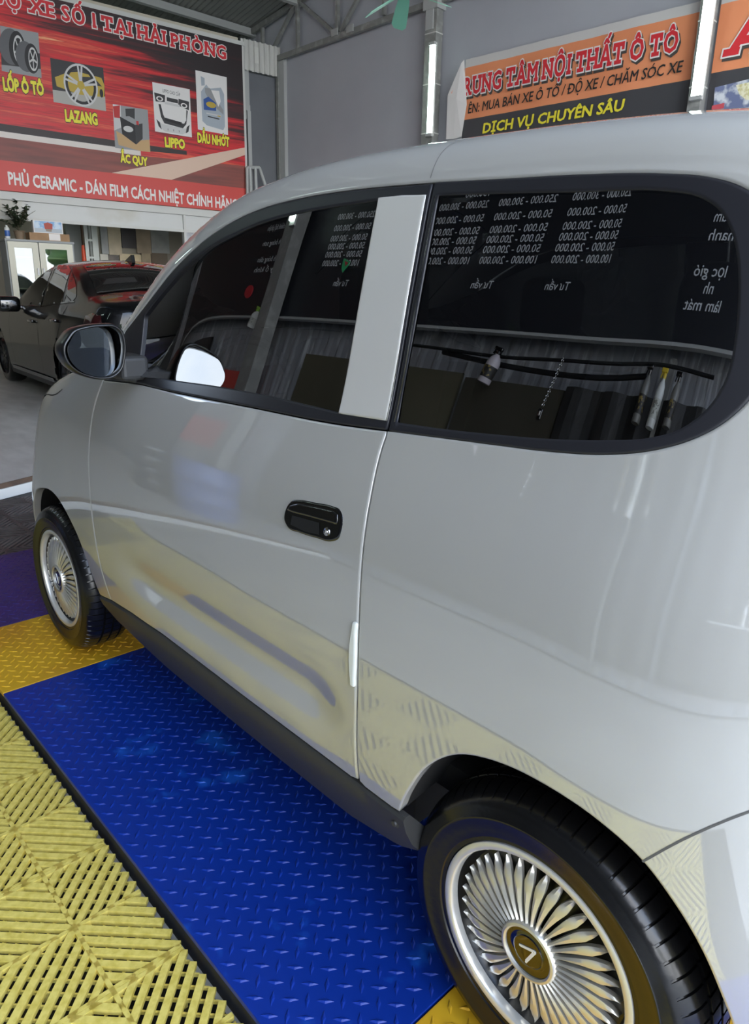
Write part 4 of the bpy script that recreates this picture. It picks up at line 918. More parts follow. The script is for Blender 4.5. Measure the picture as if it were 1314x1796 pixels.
# on top of the cabinet
card = mat('cardboard', (176, 142, 106), .75, noise=(5, (160, 126, 92), .4, .6))
T1 = CB.shift(-.06)
def abox(name, pl, px0, px1, zb, y_top, depth, m, parent=None):
    a0, a1 = pl.hit((px0, y_top))[0], pl.hit((px1, y_top))[0]; zt = pl.hit((px0, y_top))[1]
    return a0, a1, zt, MB().prism([tuple(pl.pt(a, z, 0)) for a, z in ((a0, zb), (a1, zb), (a1, zt), (a0, zt))], tuple(-pl.n*depth)).build(name, m, parent)
bx = empty('cardboard_box', T1.pt(T1.hit((86, 410))[0], ctop, -.12), 'long flat cardboard box with a white label on the cabinet', 'cardboard box', rz=math.radians(-5.3))
a0, a1, zt, _ = abox('box_body', T1, 51, 121, ctop+.001, 407, .25, card, bx)
al0, al1 = T1.hit((85.5, 410))[0], T1.hit((105, 410))[0]; MB().prism([tuple(T1.pt(a, z, .001)) for a, z in ((al0, ctop+.012), (al1, ctop+.012), (al1, zt-.004), (al0, zt-.004))], tuple(T1.n*.001)).build('box_label', white_txt, bx)
T2 = CB.shift(-.10)
gb = empty('picture_box', T2.pt(T2.hit((83, 400))[0], zt, -.05), 'white box with a blue and red pavilion picture on the cardboard box', 'box', rz=math.radians(-5.3))
g0, g1, gz, _ = abox('box_body', T2, 57, 108.5, zt+.001, 385.5, .10, white_txt, gb)
def g2(u, v): return T2.pt(g0+(g1-g0)*u, gz-(gz-zt)*v, .001)
print_sky = mat('print_sky', (128, 172, 214), .5, noise=(9, (206, 220, 232), .45, .6)); 
def gp(u, v, m, k, nm='printed_scene'): link_mesh(nm, [g2(a, b)+T2.n*.0008*k for a, b in zip(u, v)], [list(range(len(u)))], m, gb)
gp([.03, .97, .97, .03], [.05, .05, .62, .62], print_sky, 0); gp([.03, .97, .97, .03], [.62, .62, .94, .94], mat('print_plaza', (182, 190, 196), .5), 0)
gp([.36, .50, .66, .64, .38], [.22, .12, .24, .66, .66], mat('print_pavilion', (176, 66, 46), .5), 1); gp([.40, .62, .60, .42], [.66, .66, .86, .84], mat('print_base', (150, 130, 112), .5), 1)
# potted plant with dark leaves
PLT = CB.shift(-.16); pa = PLT.hit((34, 410))[0]; pb = PLT.pt(pa, ctop+.001)
plant = empty('potted_plant', pb, 'small dark leafy plant in a brown pot on the cabinet', 'potted plant')
MB().lathe([(0, 0), (.055, 0), (.075, .11), (.083, .115), (.08, .125), (.066, .118), (0, .11)], tuple(pb), n=24).build('pot', mat('brown_pot', (128, 108, 86), .6), plant, True)
leafm = mat('dark_leaf', (48, 60, 44), .5, noise=(14, (66, 82, 54), .4, .6)); st = MB(); lf = MB()
for k in range(15):
    az = 2*math.pi*k/15*2.4+rng.uniform(-.3, .3); lean = rng.uniform(.10, .32) if k else .02; H = rng.uniform(.14, .36) if k else .42
    pts = [pb+arr(0, 0, .11)+arr(math.cos(az)*lean*t*t*1.0, math.sin(az)*lean*t*t, H*t) for t in np.linspace(0, 1, 6)]; st.tube([tuple(p) for p in pts], [.007*(1-.7*i/5) for i in range(6)], 6)
    for j in range(34):
        t = rng.uniform(.3, 1.05); p = pb+arr(0, 0, .11)+arr(math.cos(az)*lean*t*t, math.sin(az)*lean*t*t, H*t); p[1] = min(p[1], pb[1]+.13); d = rng.normal(size=3); d[2] = abs(d[2])*.4; d /= np.linalg.norm(d); d[1] = min(d[1], .2); s_ = np.cross(d, [0, 0, 1.]); s_ /= np.linalg.norm(s_); L = rng.uniform(.045, .075); w = L*.42; nn = np.cross(s_, d)
        lf.add([p, p+d*L*.5+s_*w+nn*.004, p+d*L, p+d*L*.5-s_*w+nn*.004, p+d*L*.5-nn*.003], [(0, 1, 4), (1, 2, 4), (2, 3, 4), (3, 0, 4)])
st.build('stem', mat('plant_stem', (70, 62, 44), .7), plant, True); lf.build('foliage', leafm, plant, True, fix=False)
# can and bottle left of the plant
def can(name, pl, px, y0, y1, zb, r, body, label, lab, cat):
    h = pl.hit((px, y0)); z1 = h[1]; c = pl.pt(h[0], zb); o = empty(name, c, lab, cat); H = z1-zb
    MB().lathe([(0, 0), (r, 0), (r, H*.78), (r*.9, H*.82), (r*.45, H*.88), (r*.45, H), (0, H)], tuple(c), n=20).build('can_body', body, o, True)
    MB().lathe([(r*1.01, H*.2), (r*1.01, H*.62)], tuple(c), n=20).build('can_label', label, o, True); return o
blue_lab = mat('blue_label', (60, 100, 170), .4); white_pl = mat('white_bottle_plastic', (212, 212, 206), .35)
can('spray_can', CB.shift(-.12), 11, 395, 415, ctop+.001, .035, white_pl, blue_lab, 'small white can with a blue label on the cabinet by the plant', 'spray can')

# ------------------------------------------------------------------ right-hand wall: truss, columns, lamps, banners
RW = RIGHT
def rbox(name, a0, a1, z0, z1, d0, d1, m, parent=None): return MB().prism([tuple(RW.pt(a, z, d0)) for a, z in ((a0, z0), (a1, z0), (a1, z1), (a0, z1))], tuple(RW.n*(d1-d0))).build(name, m, parent)
RT_ = RW.shift(.08); truss = empty('roof_truss', RT_.pt(0, 5.33), 'grey steel lattice truss along the right-hand wall', 'truss', rz=math.radians(3))
def member(name, p, q, w, par=truss, ext0=0, ext1=0):
    p = arr(*p); q = arr(*q); d = q-p; p = p-d*ext0; q = q+d*ext1; L = np.linalg.norm(q-p); d = (q-p)/L; nn = arr(-d[1], d[0])*w/2
    pts = [RT_.pt(*(v), -.03) for v in (p-nn, q-nn, q+nn, p+nn)]; return MB().prism([tuple(v) for v in pts], tuple(RT_.n*.06)).build(name, steel_grey, par)
b0_, b1_ = RT_.hit((487, 103)), RT_.hit((762, 4)); t0_, t1_ = RT_.hit((425.6, 67)), RT_.hit((523, 2))
member('bottom_chord', b0_, b1_, .085, ext1=1.6); member('top_chord', t0_, t1_, .085, ext0=.3, ext1=3.6)
tzl = lambda a: t0_[1]+(t1_[1]-t0_[1])*(a-t0_[0])/(t1_[0]-t0_[0])
for x, y in ((461, 79), (522.6, 91), (592, 55), (674, 27)):
    a, z = RT_.hit((x, y)); member('web_post', (a, z), (a, tzl(a)), .05)
for p, q, e in (((481, 83), (517, 9), .05), ((589, 58.7), (530.6, 7.5), .05), ((598, 55), (627, 0), .75)): member('web_diagonal', RT_.hit(p), RT_.hit(q), .05, ext1=e)
for x, y in ((590, 58), (617, 51)): a, z = RT_.hit((x, y)); MB().box(tuple(RT_.pt(a, z, .04)), (.16, .02, .10)).build('gusset_plate', steel_light, truss)
# corner post and columns
rbox('trim_18', .0, .065, FLOOR_Z, 5.28, .0, .10, steel_grey)['kind'] = 'structure'; rbox('trim_19', .065, .20, FLOOR_Z, 5.24, .0, .07, steel_light)['kind'] = 'structure'
def column(pxl, pxr, y, lab):
    a0, a1 = RW.hit((pxl, y))[0], RW.hit((pxr, y))[0]; a0 += .0
    c = empty('steel_column', RW.pt((a0+a1)/2, FLOOR_Z, .1), lab, 'column', 'columns along the right-hand wall', rz=math.radians(3))
    rbox('column_shaft', a0, a1, FLOOR_Z, 5.20, .02, .17, steel_grey, c); rbox('head_plate', a0-.03, a1+.03, 5.20, 5.48, .0, .20, steel_light, c); rbox('cap_bracket', a0+.02, a1-.05, 4.95, 5.2, .16, .19, steel_light, c)
    for z in (4.9, 4.25, 3.6, 3.0): rbox('wire_tie', a0-.004, a1+.004, z, z+.014, .015, .176, white_paint, c)
    return c
column(758, 777, 80, 'grey steel column behind the left lamp tube on the right-hand wall'); column(1241, 1263, 4, 'grey steel column between the two orange banners')
def lamp(a, z0, z1, off, lab, w=.085):
    t = empty('tube_lamp', RW.pt(a, z0, off), lab, 'tube lamp', 'tube lamps on the right-hand wall', rz=math.radians(3))
    rbox('housing', a-w/2-.004, a+w/2+.004, z0-.03, z1+.03, off-.03, off, white_paint, t)
    n = 9; mb = MB(); V = []
    for z in (z0, z1):
        for k in range(n): th = math.pi*k/(n-1); V.append(tuple(RW.pt(a-math.cos(th)*w/2, z, off+math.sin(th)*.035)))
    mb.add(V, [(k, k+1, n+k+1, n+k) for k in range(n-1)]+[list(range(n)), list(range(n, 2*n))]); mb.build('diffuser', led, t, True)
    for z in (z0-.04, z1): rbox('end_cap', a-w/2-.003, a+w/2+.003, z, z+.04, off-.03, off+.036, steel_light, t)
h = RW.shift(.20).hit((754.6, 234)); ht = RW.shift(.20).hit((758.6, 80)); lamp((h[0]+ht[0])/2, h[1], ht[1], .20, 'lit white tube lamp on the steel column left of the banners', .10)
h = RW.shift(.20).hit((1221, 169)); h2 = RW.shift(.20).hit((1245.5, 0)); lamp((h[0]+h2[0])/2, h[1], h[1]+1.25, .20, 'lit white tube lamp between the two orange banners', .125)

orange = mat('orange_banner', (236, 150, 104), .5, noise=(1.2, (226, 138, 92), .35, .7)); black_b = mat('black_banner', (66, 65, 68), .5); hem = mat('white_hem', (202, 198, 194), .6)
BN = RW.shift(.035)
def banner(aL, aR, zt, zm, zb, lab, fold=False):
    b = empty('shop_banner', BN.pt((aL+aR)/2, zb, -.01), lab, 'banner', 'banners on the right-hand wall', rz=math.radians(3))
    def sheet(nm, z0, z1, m):
        n = max(8, int((aR-aL)/.12)); V = []
        for i in range(n+1):
            a = aL+(aR-aL)*i/n; d = .006*math.sin(i*1.9)+.004*math.sin(i*.7)
            V += [tuple(BN.pt(a, z0, d)), tuple(BN.pt(a, z1, d)), ]
        o = link_mesh(nm, V, [(2*i, 2*i+2, 2*i+3, 2*i+1) for i in range(n)], m, b, True); return o
    sheet('hem', zt-.105, zt, hem); sheet('orange_field', zm, zt-.105, orange); sheet('black_field', zb, zm, black_b)
    return b
hh = BN.hit
zt1 = (hh((816, 105))[1]+hh((1237, 0))[1])/2; zm1 = (hh((820, 210))[1]+hh((1205, 140))[1])/2
aB0, aB1 = hh((817, 108))[0], RW.hit((1241, 4))[0]-.015
ban1 = banner(aB0, aB1, zt1, zm1, 2.4, 'orange and black banner with red lettering and a folded left edge')
# the loose left edge folds back over itself
fp = [(816, 105), (813, 112), (795, 170), (808, 176), (821, 184), (812, 240), (800, 245), (789, 246), (797, 172)]
mbf = MB(); q = [hh(v) for v in fp]
link_mesh('folded_edge', [BN.pt(*q[0], .02), BN.pt(*q[1], .05), BN.pt(*q[2], .13), BN.pt(*q[3], .10), BN.pt(*q[4], .03), BN.pt(*q[5], .03), BN.pt(*q[6], .06), BN.pt(*q[7], .09)], [(0, 1, 2, 3, 4), (2, 7, 6, 3), (3, 6, 5, 4)], hem, ban1)
r0, r1, r2 = hh((813.5, 125)), hh((797, 168)), hh((818, 180)); link_mesh('folded_corner', [BN.pt(*hh((817, 120)), .025), BN.pt(*hh((800, 166)), .118), BN.pt(*hh((818, 181)), .034)], [(0, 1, 2)], mat('orange_back', (226, 164, 140), .6), ban1)
def ban_text(par, text, a, b, tp, m, offset, outline=None, slab=False, shear=0, off=.016, shadow=True):
    p0, p1, t = hh(a), hh(b), hh(tp); top = t[1]-p0[1]
    if outline:
        if shadow: lettering('letter_shadow', text, BN, (p0[0]+.02, p0[1]-.03), (p1[0]+.02, p1[1]-.03), top, shadow_grey, par, outline[1], off-.0036, slab, shear)
        lettering('letter_outline', text, BN, p0, p1, top, outline[0], par, outline[1], off-.0018, slab, shear)
    lettering('lettering', text, BN, p0, p1, top, m, par, offset, off, slab, shear)
ban_text(ban1, 'RUNG TÂM NỘI THẤT Ô TÔ', (815, 168), (1188, 89.5), (815, 139), red_txt, .05, (white_txt, .13), True)
ban_text(ban1, 'ÊN: MUA BÁN XE Ô TÔ / ĐỘ XE / CHĂM SÓC XE', (822, 199.5), (1196, 126.5), (822, 184), black_txt, .02, shear=.12)
ban_text(ban1, 'DỊCH VỤ CHUYÊN SÂU', (848, 234), (1093, 194), (848, 217.5), yellow_txt, .045, shear=.12)
aC0 = RW.hit((1263, 4))[0]+.03; ban2 = banner(aC0, aC0+3.4, zt1+.02, hh((1247, 129))[1], 2.4, 'orange banner with a big red capital letter right of the second lamp tube')
ban_text(ban2, 'A', (1272, 97), (1345, 83), (1272, 42), red_txt, .06, (white_txt, .11), True, .12)
pq = [(1255, 154), (1360, 128), (1352, 225), (1249, 229)]
splash = mat('car_wash_print', (110, 118, 150), .5, noise=(9, (214, 216, 220), .45, .6)); link_mesh('printed_picture', [BN.pt(*hh(v), .016) for v in pq], [(0, 1, 2, 3)], splash, ban2)['label'] = 'printed picture of a soapy car wash'
link_mesh('printed_picture', [BN.pt(*hh(v), .018) for v in [(1292, 150), (1355, 136), (1352, 172), (1310, 176), (1298, 166)]], [(0, 1, 2, 3, 4)], mat('print_straw', (206, 196, 140), .5, noise=(30, (236, 230, 200), .4, .6)), ban2)['label'] = 'pale yellow part of the printed picture'
link_mesh('printed_picture', [BN.pt(*hh(v), .018) for v in [(1250, 186), (1272, 181), (1271, 190), (1249, 196)]], [(0, 1, 2, 3)], mat('print_red', (206, 84, 92), .5), ban2)['label'] = 'red part of the printed picture'

# ceiling fan: green blades
fc = CAM + pray((712, -14))*9.6; green = mat('fan_green', (128, 196, 168), .4)
fan = empty('ceiling_fan', tuple(fc), 'pale green ceiling fan below the roof truss', 'ceiling fan')
MB().lathe([(0, -.06), (.07, -.05), (.10, 0), (.09, .06), (.03, .09), (.02, .12)], tuple(fc), n=28).build('motor', green, fan, True)
MB().tube([tuple(fc+arr(0, 0, .1)), tuple(fc+arr(0, 0, ZC(fc[0])-fc[2]))], .012, 8).build('down_rod', steel_light, fan, True)
tip = CAM + pray((645, 27))*9.2; aa = math.atan2(tip[1]-fc[1], tip[0]-fc[0]); tl = math.hypot(tip[1]-fc[1], tip[0]-fc[0]); drop = (tip[2]-fc[2])/tl
for k in range(3):
    a = aa+2*math.pi*k/3; e = arr(math.cos(a), math.sin(a), drop if k == 0 else drop*.6); s_ = arr(-math.sin(a), math.cos(a), .22); V = []
    for t, w in ((.12, .03), (.2, .06), (.5, .075), (.9, .085), (1.0, .05)): V += [fc+e*tl*t-s_*w, fc+e*tl*t+s_*w]
    mb = MB(); n = len(V); top = [v+arr(0, 0, .006) for v in V]; F_ = [(2*i, 2*i+1, 2*i+3, 2*i+2) for i in range(4)]; mb.add(V+top, [f[::-1] for f in F_]+[[i+n for i in f] for f in F_]+[(0, 2, 2+n, n), (2, 4, 4+n, 2+n), (4, 6, 6+n, 4+n), (6, 8, 8+n, 6+n), (8, 9, 9+n, 8+n), (9, 7, 7+n, 9+n), (7, 5, 5+n, 7+n), (5, 3, 3+n, 5+n), (3, 1, 1+n, 3+n), (1, 0, n, 1+n)]); mb.build('blade', green, fan)
# thin conduit stub hanging at the truss

# ------------------------------------------------------------------ left-hand side of the workshop (seen in the windows and the paint)
board_black = mat('price_board_black', (30, 32, 38), .45)
struct(MB().prism([(x, -2.88, z) for x, z in ((-13.4, -.2), (4.6, -.2), (4.6, 5.95), (-2.0, 6.80), (-13.4, 4.98))], (0, .12, 0)).build('wall_left', mat('dark_left_wall', (66, 66, 68), .7)))  # one even dark grey over the whole wall
# corrugated grey panels behind the board
mb = MB(); xs = np.linspace(-5.6, 4.5, 6*67+1); V = []
for i, x in enumerate(xs):
    ph = (i % 6); y = -2.755+(.007 if ph in (2, 3) else 0); V += [(x, y, -.05), (x, y, 5.1)]
struct(mb.add(V, [(2*i, 2*i+2, 2*i+3, 2*i+1) for i in range(len(xs)-1)]).build('wall_left_cladding', mat('corrugated_grey', (140, 142, 146), .45, noise=(18, (176, 178, 180), .56, .62, (1, 1, .2))), fix=False))
pb = empty('price_board', (-.85, -2.62, 2.28), 'black price board with rows of white prices on the left-hand wall', 'price board')
MB().box((-.2, -2.63, 3.20), (9.0, .04, 1.86)).build('board_panel', board_black, pb)
MB().box((-.2, -2.615, 2.27), (9.0, .05, .02)).build('board_edge', steel_light, pb)
def board_text(t, x_right, z, x_left, hgt=.052):
    V, Fc = glyphs(t, .012); x0 = min(v[0] for v in V); x1 = max(v[0] for v in V); k = (x_right-x_left)/(x1-x0)
    link_mesh('price_text', [(x_right-(x-x0)*k, -2.607+.00012*lay, z+.07+y*hgt) for x, y, lay in V], Fc, white_print, pb)
white_print = mat('white_print', (228, 230, 232), .5)
for z, t in ((3.065, '250.000 - 300.000'), (2.965, '50.000 - 200.000'), (2.875, '50.000 - 200.000'), (2.805, '50.000 - 200.000'), (2.735, '50.000 - 200.000'), (2.66, '100.000 - 200.000')):
    for a, b in ((.33, -.09), (-.20, -.65), (-.74, -1.18), (-1.86, -2.31)): board_text(t, a, z, b)
board_text('150.000', -.76, 3.15, -.97)
for a, b in ((.10, -.07), (-.47, -.65), (-1.9, -2.08)): board_text('Tư vấn', a, 2.49, b)
for t, a, z, b in (('nhiệt nhăm', 1.78, 2.86, 1.26), ('nhanh', 1.60, 2.76, 1.26), ('lọc gió', 1.56, 2.57, 1.20), ('nh', 1.46, 2.48, 1.36), ('làm mát', 1.60, 2.39, 1.19)): board_text(t, a, z, b, .06)
for t, z in (('Hiệu chỉnh bộ phận', 3.05), ('Đánh bóng sơn', 2.90), ('Đánh bóng đèn', 2.74), ('Tẩy ố kính', 2.64)): board_text(t, -2.99, z, -3.45, .05)
red_disc = mat('red_disc', (190, 40, 50), .5); o = MB().lathe([(0, -2.600), (.062, -2.600), (.065, -2.609)], (-3.42, 0, 2.52), 'Y', 28).build('round_sign', red_disc); tag(o, 'small red round sign on the left end of the price board', 'sign')
gt = empty('hanging_tag', (-1.99, -2.59, 2.72), 'small green and red tag hanging before the price board', 'tag')
MB().prism([(-2.04, -2.598, 2.79), (-1.95, -2.598, 2.76), (-1.96, -2.598, 2.72), (-2.0, -2.598, 2.67), (-2.03, -2.598, 2.71)], (0, .004, 0)).build('tag_body', mat('tag_green', (60, 190, 120), .5), gt)
MB().prism([(-2.015, -2.593, 2.765), (-1.965, -2.593, 2.75), (-1.985, -2.593, 2.72)], (0, .002, 0)).build('tag_mark', red_disc, gt)
# column with a lamp beside the board
c = empty('steel_column', (-2.72, -2.5, FLOOR_Z), 'grey steel column before the price board on the left-hand wall', 'column')
MB().box((-2.74, -2.5, 2.1), (.17, .14, 4.4)).build('column_shaft', steel_grey, c)
t = empty('tube_lamp', (-2.66, -2.41, 3.0), 'lit white tube lamp on the column before the price board', 'tube lamp')
MB().box((-2.68, -2.415, 3.66), (.09, .02, 1.3)).build('housing', white_paint, t); MB().box((-2.68, -2.39, 3.66), (.075, .03, 1.24), bev=.01).build('diffuser', led, t)
for k_, x in enumerate((-5.6, -8.4)):
    t = empty('tube_lamp', (x, -2.70, 4.2), ('nearer', 'farther')[k_]+' lit white tube lamp high on the left-hand wall past the price board', 'tube lamp', 'tube lamps high on the left-hand wall')
    MB().box((x, -2.70, 4.2), (1.3, .05, .10)).build('housing', white_paint, t); MB().box((x, -2.66, 4.2), (1.24, .04, .08), bev=.01).build('diffuser', led, t)
# lower panels, hoses, hanging bottles
olive = mat('olive_sheet', (92, 88, 70), .6, noise=(1.3, (78, 75, 60), .35, .7)); tarp = mat('dark_tarpaulin', (40, 40, 40), .55, noise=(3, (54, 53, 50), .4, .7), bump=(5, .5, .05))
for x0, x1, z0, z1, y, m, lab in ((-2.25, -.55, .15, 2.01, -2.70, olive, 'olive green sheet panel leaning on the left-hand wall'), (-.50, .26, .15, 1.98, -2.68, mat('dark_olive', (64, 61, 50), .6), 'dark olive panel in the middle of the left-hand wall'), (.28, 1.9, .15, 2.0, -2.66, tarp, 'dark tarpaulin hanging below the middle of the price board'), (2.0, 4.3, .15, 2.0, -2.68, tarp, 'dark tarpaulin hanging at the street end of the left-hand wall'), (-5.3, -3.95, .15, 2.1, -2.68, mat('dark_panel', (44, 44, 46), .5), 'dark panel at the far end of the left-hand wall')):
    n = 24; V = []
    for i in range(n+1):
        x = x0+(x1-x0)*i/n; yy = y+(.02*math.sin(i*1.3) if m is tarp else 0); V += [(x, yy, z0), (x, yy, z1), (x, yy-.02, z0), (x, yy-.02, z1)]
    Fc = [(4*i, 4*i+4, 4*i+5, 4*i+1) for i in range(n)]+[(4*i+2, 4*i+3, 4*i+7, 4*i+6) for i in range(n)]+[(4*i+1, 4*i+5, 4*i+7, 4*i+3) for i in range(n)]
    o = link_mesh('wall_sheet', V, Fc, m); tag(o, lab, 'panel')
MB().box((1.22, -2.70, 1.1), (.07, .06, 2.25)).build('trim_20', steel_grey)['kind'] = 'structure'
hose = mat('black_hose', (24, 24, 25), .45)
ho = MB(); ho.tube([(x, -2.60+.01*math.sin(x*7), 2.135-.02*math.sin((x+1)*2.2)) for x in np.linspace(-1.4, 1.75, 30)], .012, 8); ho.tube([(x, -2.615, 2.10-.05*math.sin((x+.6)*1.9)) for x in np.linspace(-.7, 1.0, 26)], .018, 8)
tag(ho.build('hose', hose, None, True), 'black hoses strung along the left-hand wall below the price board', 'hose')
def spray_bottle(x, z_top, z_bot, body, trig, lab, tilt=0, r=.042):
    y = -2.54; b = empty('spray_bottle', (x, y, z_bot), lab, 'spray bottle', 'spray bottles hanging on the left-hand wall'); H = z_top-z_bot; Rm = Matrix.Rotation(tilt, 3, 'Y')
    def put(mb, nm, m):
        mb.v = [tuple(Vector((x, y, z_top))+Rm @ (Vector(v)-Vector((x, y, z_top)))) for v in mb.v]; return mb.build(nm, m, b, True)
    put(MB().lathe([(0, 0), (r*.95, 0), (r, .008), (r, H*.58), (r*.75, H*.70), (.014, H*.78), (.014, H*.82), (0, H*.82)], (x, y, z_bot), n=24), 'bottle_body', body)
    put(MB().lathe([(r*1.01, H*.14), (r*1.01, H*.46)], (x, y, z_bot), n=24), 'bottle_label', label_dark if body is not white_pl else label_pale)
    put(MB().lathe([(.016, H*.80), (.017, H*.88), (.01, H*.90)], (x, y, z_bot), n=16).box((x-.012, y, z_bot+H*.94), (.065, .02, .026), bev=.006).box((x-.03, y, z_bot+H*.87), (.01, .012, .04), rot=Matrix.Rotation(.3, 3, 'Y')), 'spray_head', trig)
label_dark = mat('bottle_label_dark', (40, 38, 36), .5, noise=(40, (150, 130, 70), .58, .62)); label_pale = mat('bottle_label_pale', (190, 190, 180), .5, noise=(40, (120, 120, 110), .55, .6))
clear_pl = mat('murky_bottle', (120, 118, 112), .3); ytrig = mat('yellow_trigger', (214, 184, 52), .4); pink = mat('pinkish_bottle', (188, 178, 182), .35)
spray_bottle(-.18, 2.15, 1.91, pink, gloss_black, 'tilted pale pink spray bottle hanging alone from the hose', .22)
spray_bottle(1.06, 2.14, 1.82, clear_pl, gloss_black, 'dark labelled spray bottle left of the yellow-topped one', .05)
spray_bottle(1.22, 2.13, 1.81, white_pl, ytrig, 'spray bottle with a yellow trigger head', .05)
spray_bottle(1.38, 2.12, 1.83, clear_pl, gloss_black, 'murky spray bottle right of the yellow-topped one', .03)
for k, (x, m_, tr_) in enumerate(((2.75, clear_pl, gloss_black), (3.0, white_pl, gloss_black), (3.3, clear_pl, gloss_black), (3.6, pink, ytrig))):
    spray_bottle(x, 1.36, 1.06, m_, tr_, ('first', 'second', 'third', 'fourth')[k]+' of the low row of spray bottles at the street end of the left-hand wall')
tag(MB().box((3.2, -2.56, 1.045), (1.4, .16, .03)).build('bottle_shelf', steel_light), 'grey bottle shelf at the street end of the left-hand wall', 'shelf')
spray_bottle(-3.02, 2.34, 2.14, white_pl, mat('lime_cap', (150, 200, 70), .4), 'white spray bottle with a lime cap hanging beside the column', .25)
ch = MB(); pts = [(.255-.03*t, -2.56, 2.13-.30*t) for t in np.linspace(0, 1, 23)]
for i, p in enumerate(pts[:-1]):
    a = [(p[0]+.007*math.cos(q)*(1 if i % 2 else .3), p[1]+.006*math.cos(q)*(0 if i % 2 else 1), p[2]+.011*math.sin(q)) for q in np.linspace(0, 2*math.pi, 11)]; ch.tube(a, .0018, 5, False)
kf = empty('key_chain', (.24, -2.56, 1.81), 'hanging metal chain with a car key fob below the price board', 'key chain')
ch.build('chain', chrome, kf, True); MB().box((.222, -2.56, 1.785), (.032, .014, .07), bev=.008).build('key_fob', gloss_black, kf, True); MB().box((.222, -2.552, 1.79), (.012, .004, .03), bev=.002).build('fob_button', chrome, kf)
# drum, tyre stack and sacks by the left-hand wall, mirrored in the front wing
drum = empty('blue_drum', (-2.2, -2.1, FLOOR_Z), 'blue plastic drum standing by the left-hand wall', 'drum'); bl_ = mat('drum_blue', (92, 112, 168), .4)
MB().lathe([(0, 0), (.28, 0), (.29, .03), (.29, .28), (.305, .30), (.29, .32), (.29, .58), (.305, .60), (.29, .62), (.29, .86), (.27, .90), (0, .90)], (-2.2, -2.1, FLOOR_Z), n=40).build('drum_body', bl_, drum, True)
MB().lathe([(0, .93), (.26, .93), (.30, .91), (.30, .87), (.28, .87)], (-2.2, -2.1, FLOOR_Z), n=40).build('drum_lid', bl_, drum, True)
proto_t = None
for k in range(4):
    if proto_t is None:
        V = MB().lathe([(.20, .03), (.21, .0), (.26, -.005), (.30, .01), (.315, .04), (.315, .15), (.30, .18), (.26, .195), (.21, .19), (.20, .16), (.20, .03)], (0, 0, 0), n=40); proto_t = V.build('spare_tyre', rubber, None, True); o = proto_t
    else: o = proto_t.copy(); COL.objects.link(o)
    o.location = (-3.0, -2.0, FLOOR_Z+.17+.205*k) if False else (-3.05, -2.05, ZF(-3.05)+.01+.205*k); tag(o, ('bottom', 'second', 'third', 'topmost')[k]+' black tyre of the stack by the blue drum', 'tyre', 'tyres stacked by the left-hand wall')
o = MB().box((-3.4, -2.70, 1.5), (1.0, .03, .55)).build('red_board', strip_red); tag(o, 'plain red board on the left-hand wall behind the tyre stack', 'board')

# ------------------------------------------------------------------ the black saloon
F0 = arr(-7.479, 2.017, ZF(-7.48)); psi = math.radians(175.96); ex = -arr(math.cos(psi), math.sin(psi), 0); ey = arr(.0704, .9975, 0)
HW = .88
def BW(x, y, z): return F0+ex*x+ey*y+arr(0, 0, z)      # x rearwards from the front axle, y inwards from the near side
sal = empty('saloon_car', BW(1.35, HW, 0), 'glossy black saloon with dark windows parked before the billboard', 'car', rz=psi)
black_paint = mat('black_car_paint', (6, 6, 7), .3, 0, 1, .015, 1.36, .1); black_gl = mat('saloon_glass', (12, 13, 14), .02, 0, 1, 0); black_gl.node_tree.nodes['Principled BSDF'].inputs['Specular IOR Level'].default_value = .7
bT = gsm(pchip([-.88, -.80, -.5, 0, .5, .75, 1.1, 1.5, 1.9, 2.3, 2.7, 3.05, 3.35, 3.55, 3.62], [.66, .76, .86, .95, 1.02, 1.06, 1.25, 1.42, 1.475, 1.455, 1.36, 1.18, 1.11, 1.08, 1.0]), .06, -.9, 3.65)
bP = gsm(lambda x: .10*np.clip((-.1-np.asarray(x))/.6, 0, 1)+.55*(1-(1-np.clip((-.45-np.asarray(x))/.44, 0, 1)**2.5)**.5)+.08*np.clip((np.asarray(x)-2.5)/1, 0, 1)+.5*(1-(1-np.clip((np.asarray(x)-3.3)/.34, 0, 1)**3)**.5), .03, -.9, 3.65)
bside = pchip([.16, .24, .40, .58, .75, .86, .93, .97, 1.2, 1.42, 1.6], [.06, .02, .01, -.005, -.005, .01, .03, .055, .155, .27, .36])
def bsec(x, m=90):
    T = float(bT(x)); c = .07 if T > 1.15 else .05; Ze = T-c; z = np.linspace(.16, Ze, 80); y = np.minimum(bside(z)+float(bP(x)), HW-.02)
    t = np.linspace(0, 1, 40)[1:]; P_ = np.r_[np.c_[y, z], np.c_[y[-1]+(HW-y[-1])*t, Ze+c*(1-(1-t)**2)]]
    L = np.r_[0, np.cumsum(np.linalg.norm(np.diff(P_, axis=0), axis=1))]; s = np.linspace(0, L[-1], 240); Q = np.c_[np.interp(s, L, P_[:, 0]), np.interp(s, L, P_[:, 1])]
    ds = s[1]; k = np.arange(-int(.08/ds)-1, int(.08/ds)+2); w = np.exp(-.5*(k*ds/.03)**2); w /= w.sum(); h = len(k)//2
    pre = 2*Q[0]-Q[1:h+1][::-1]; post = Q[-h-1:-1][::-1].copy(); post[:, 0] = 2*HW-post[:, 0]; E_ = np.vstack([pre, Q, post]); return np.c_[np.convolve(E_[:, 0], w, 'valid'), np.convolve(E_[:, 1], w, 'valid')]
bxs = np.r_[-.885+.885*(1-np.cos(np.linspace(.02, math.pi/2, 26))), np.linspace(.03, 3.2, 90), 3.2+.43*np.sin(np.linspace(.05, math.pi/2, 22))]
bS = [bsec(x) for x in bxs]; V = []; nS = 60
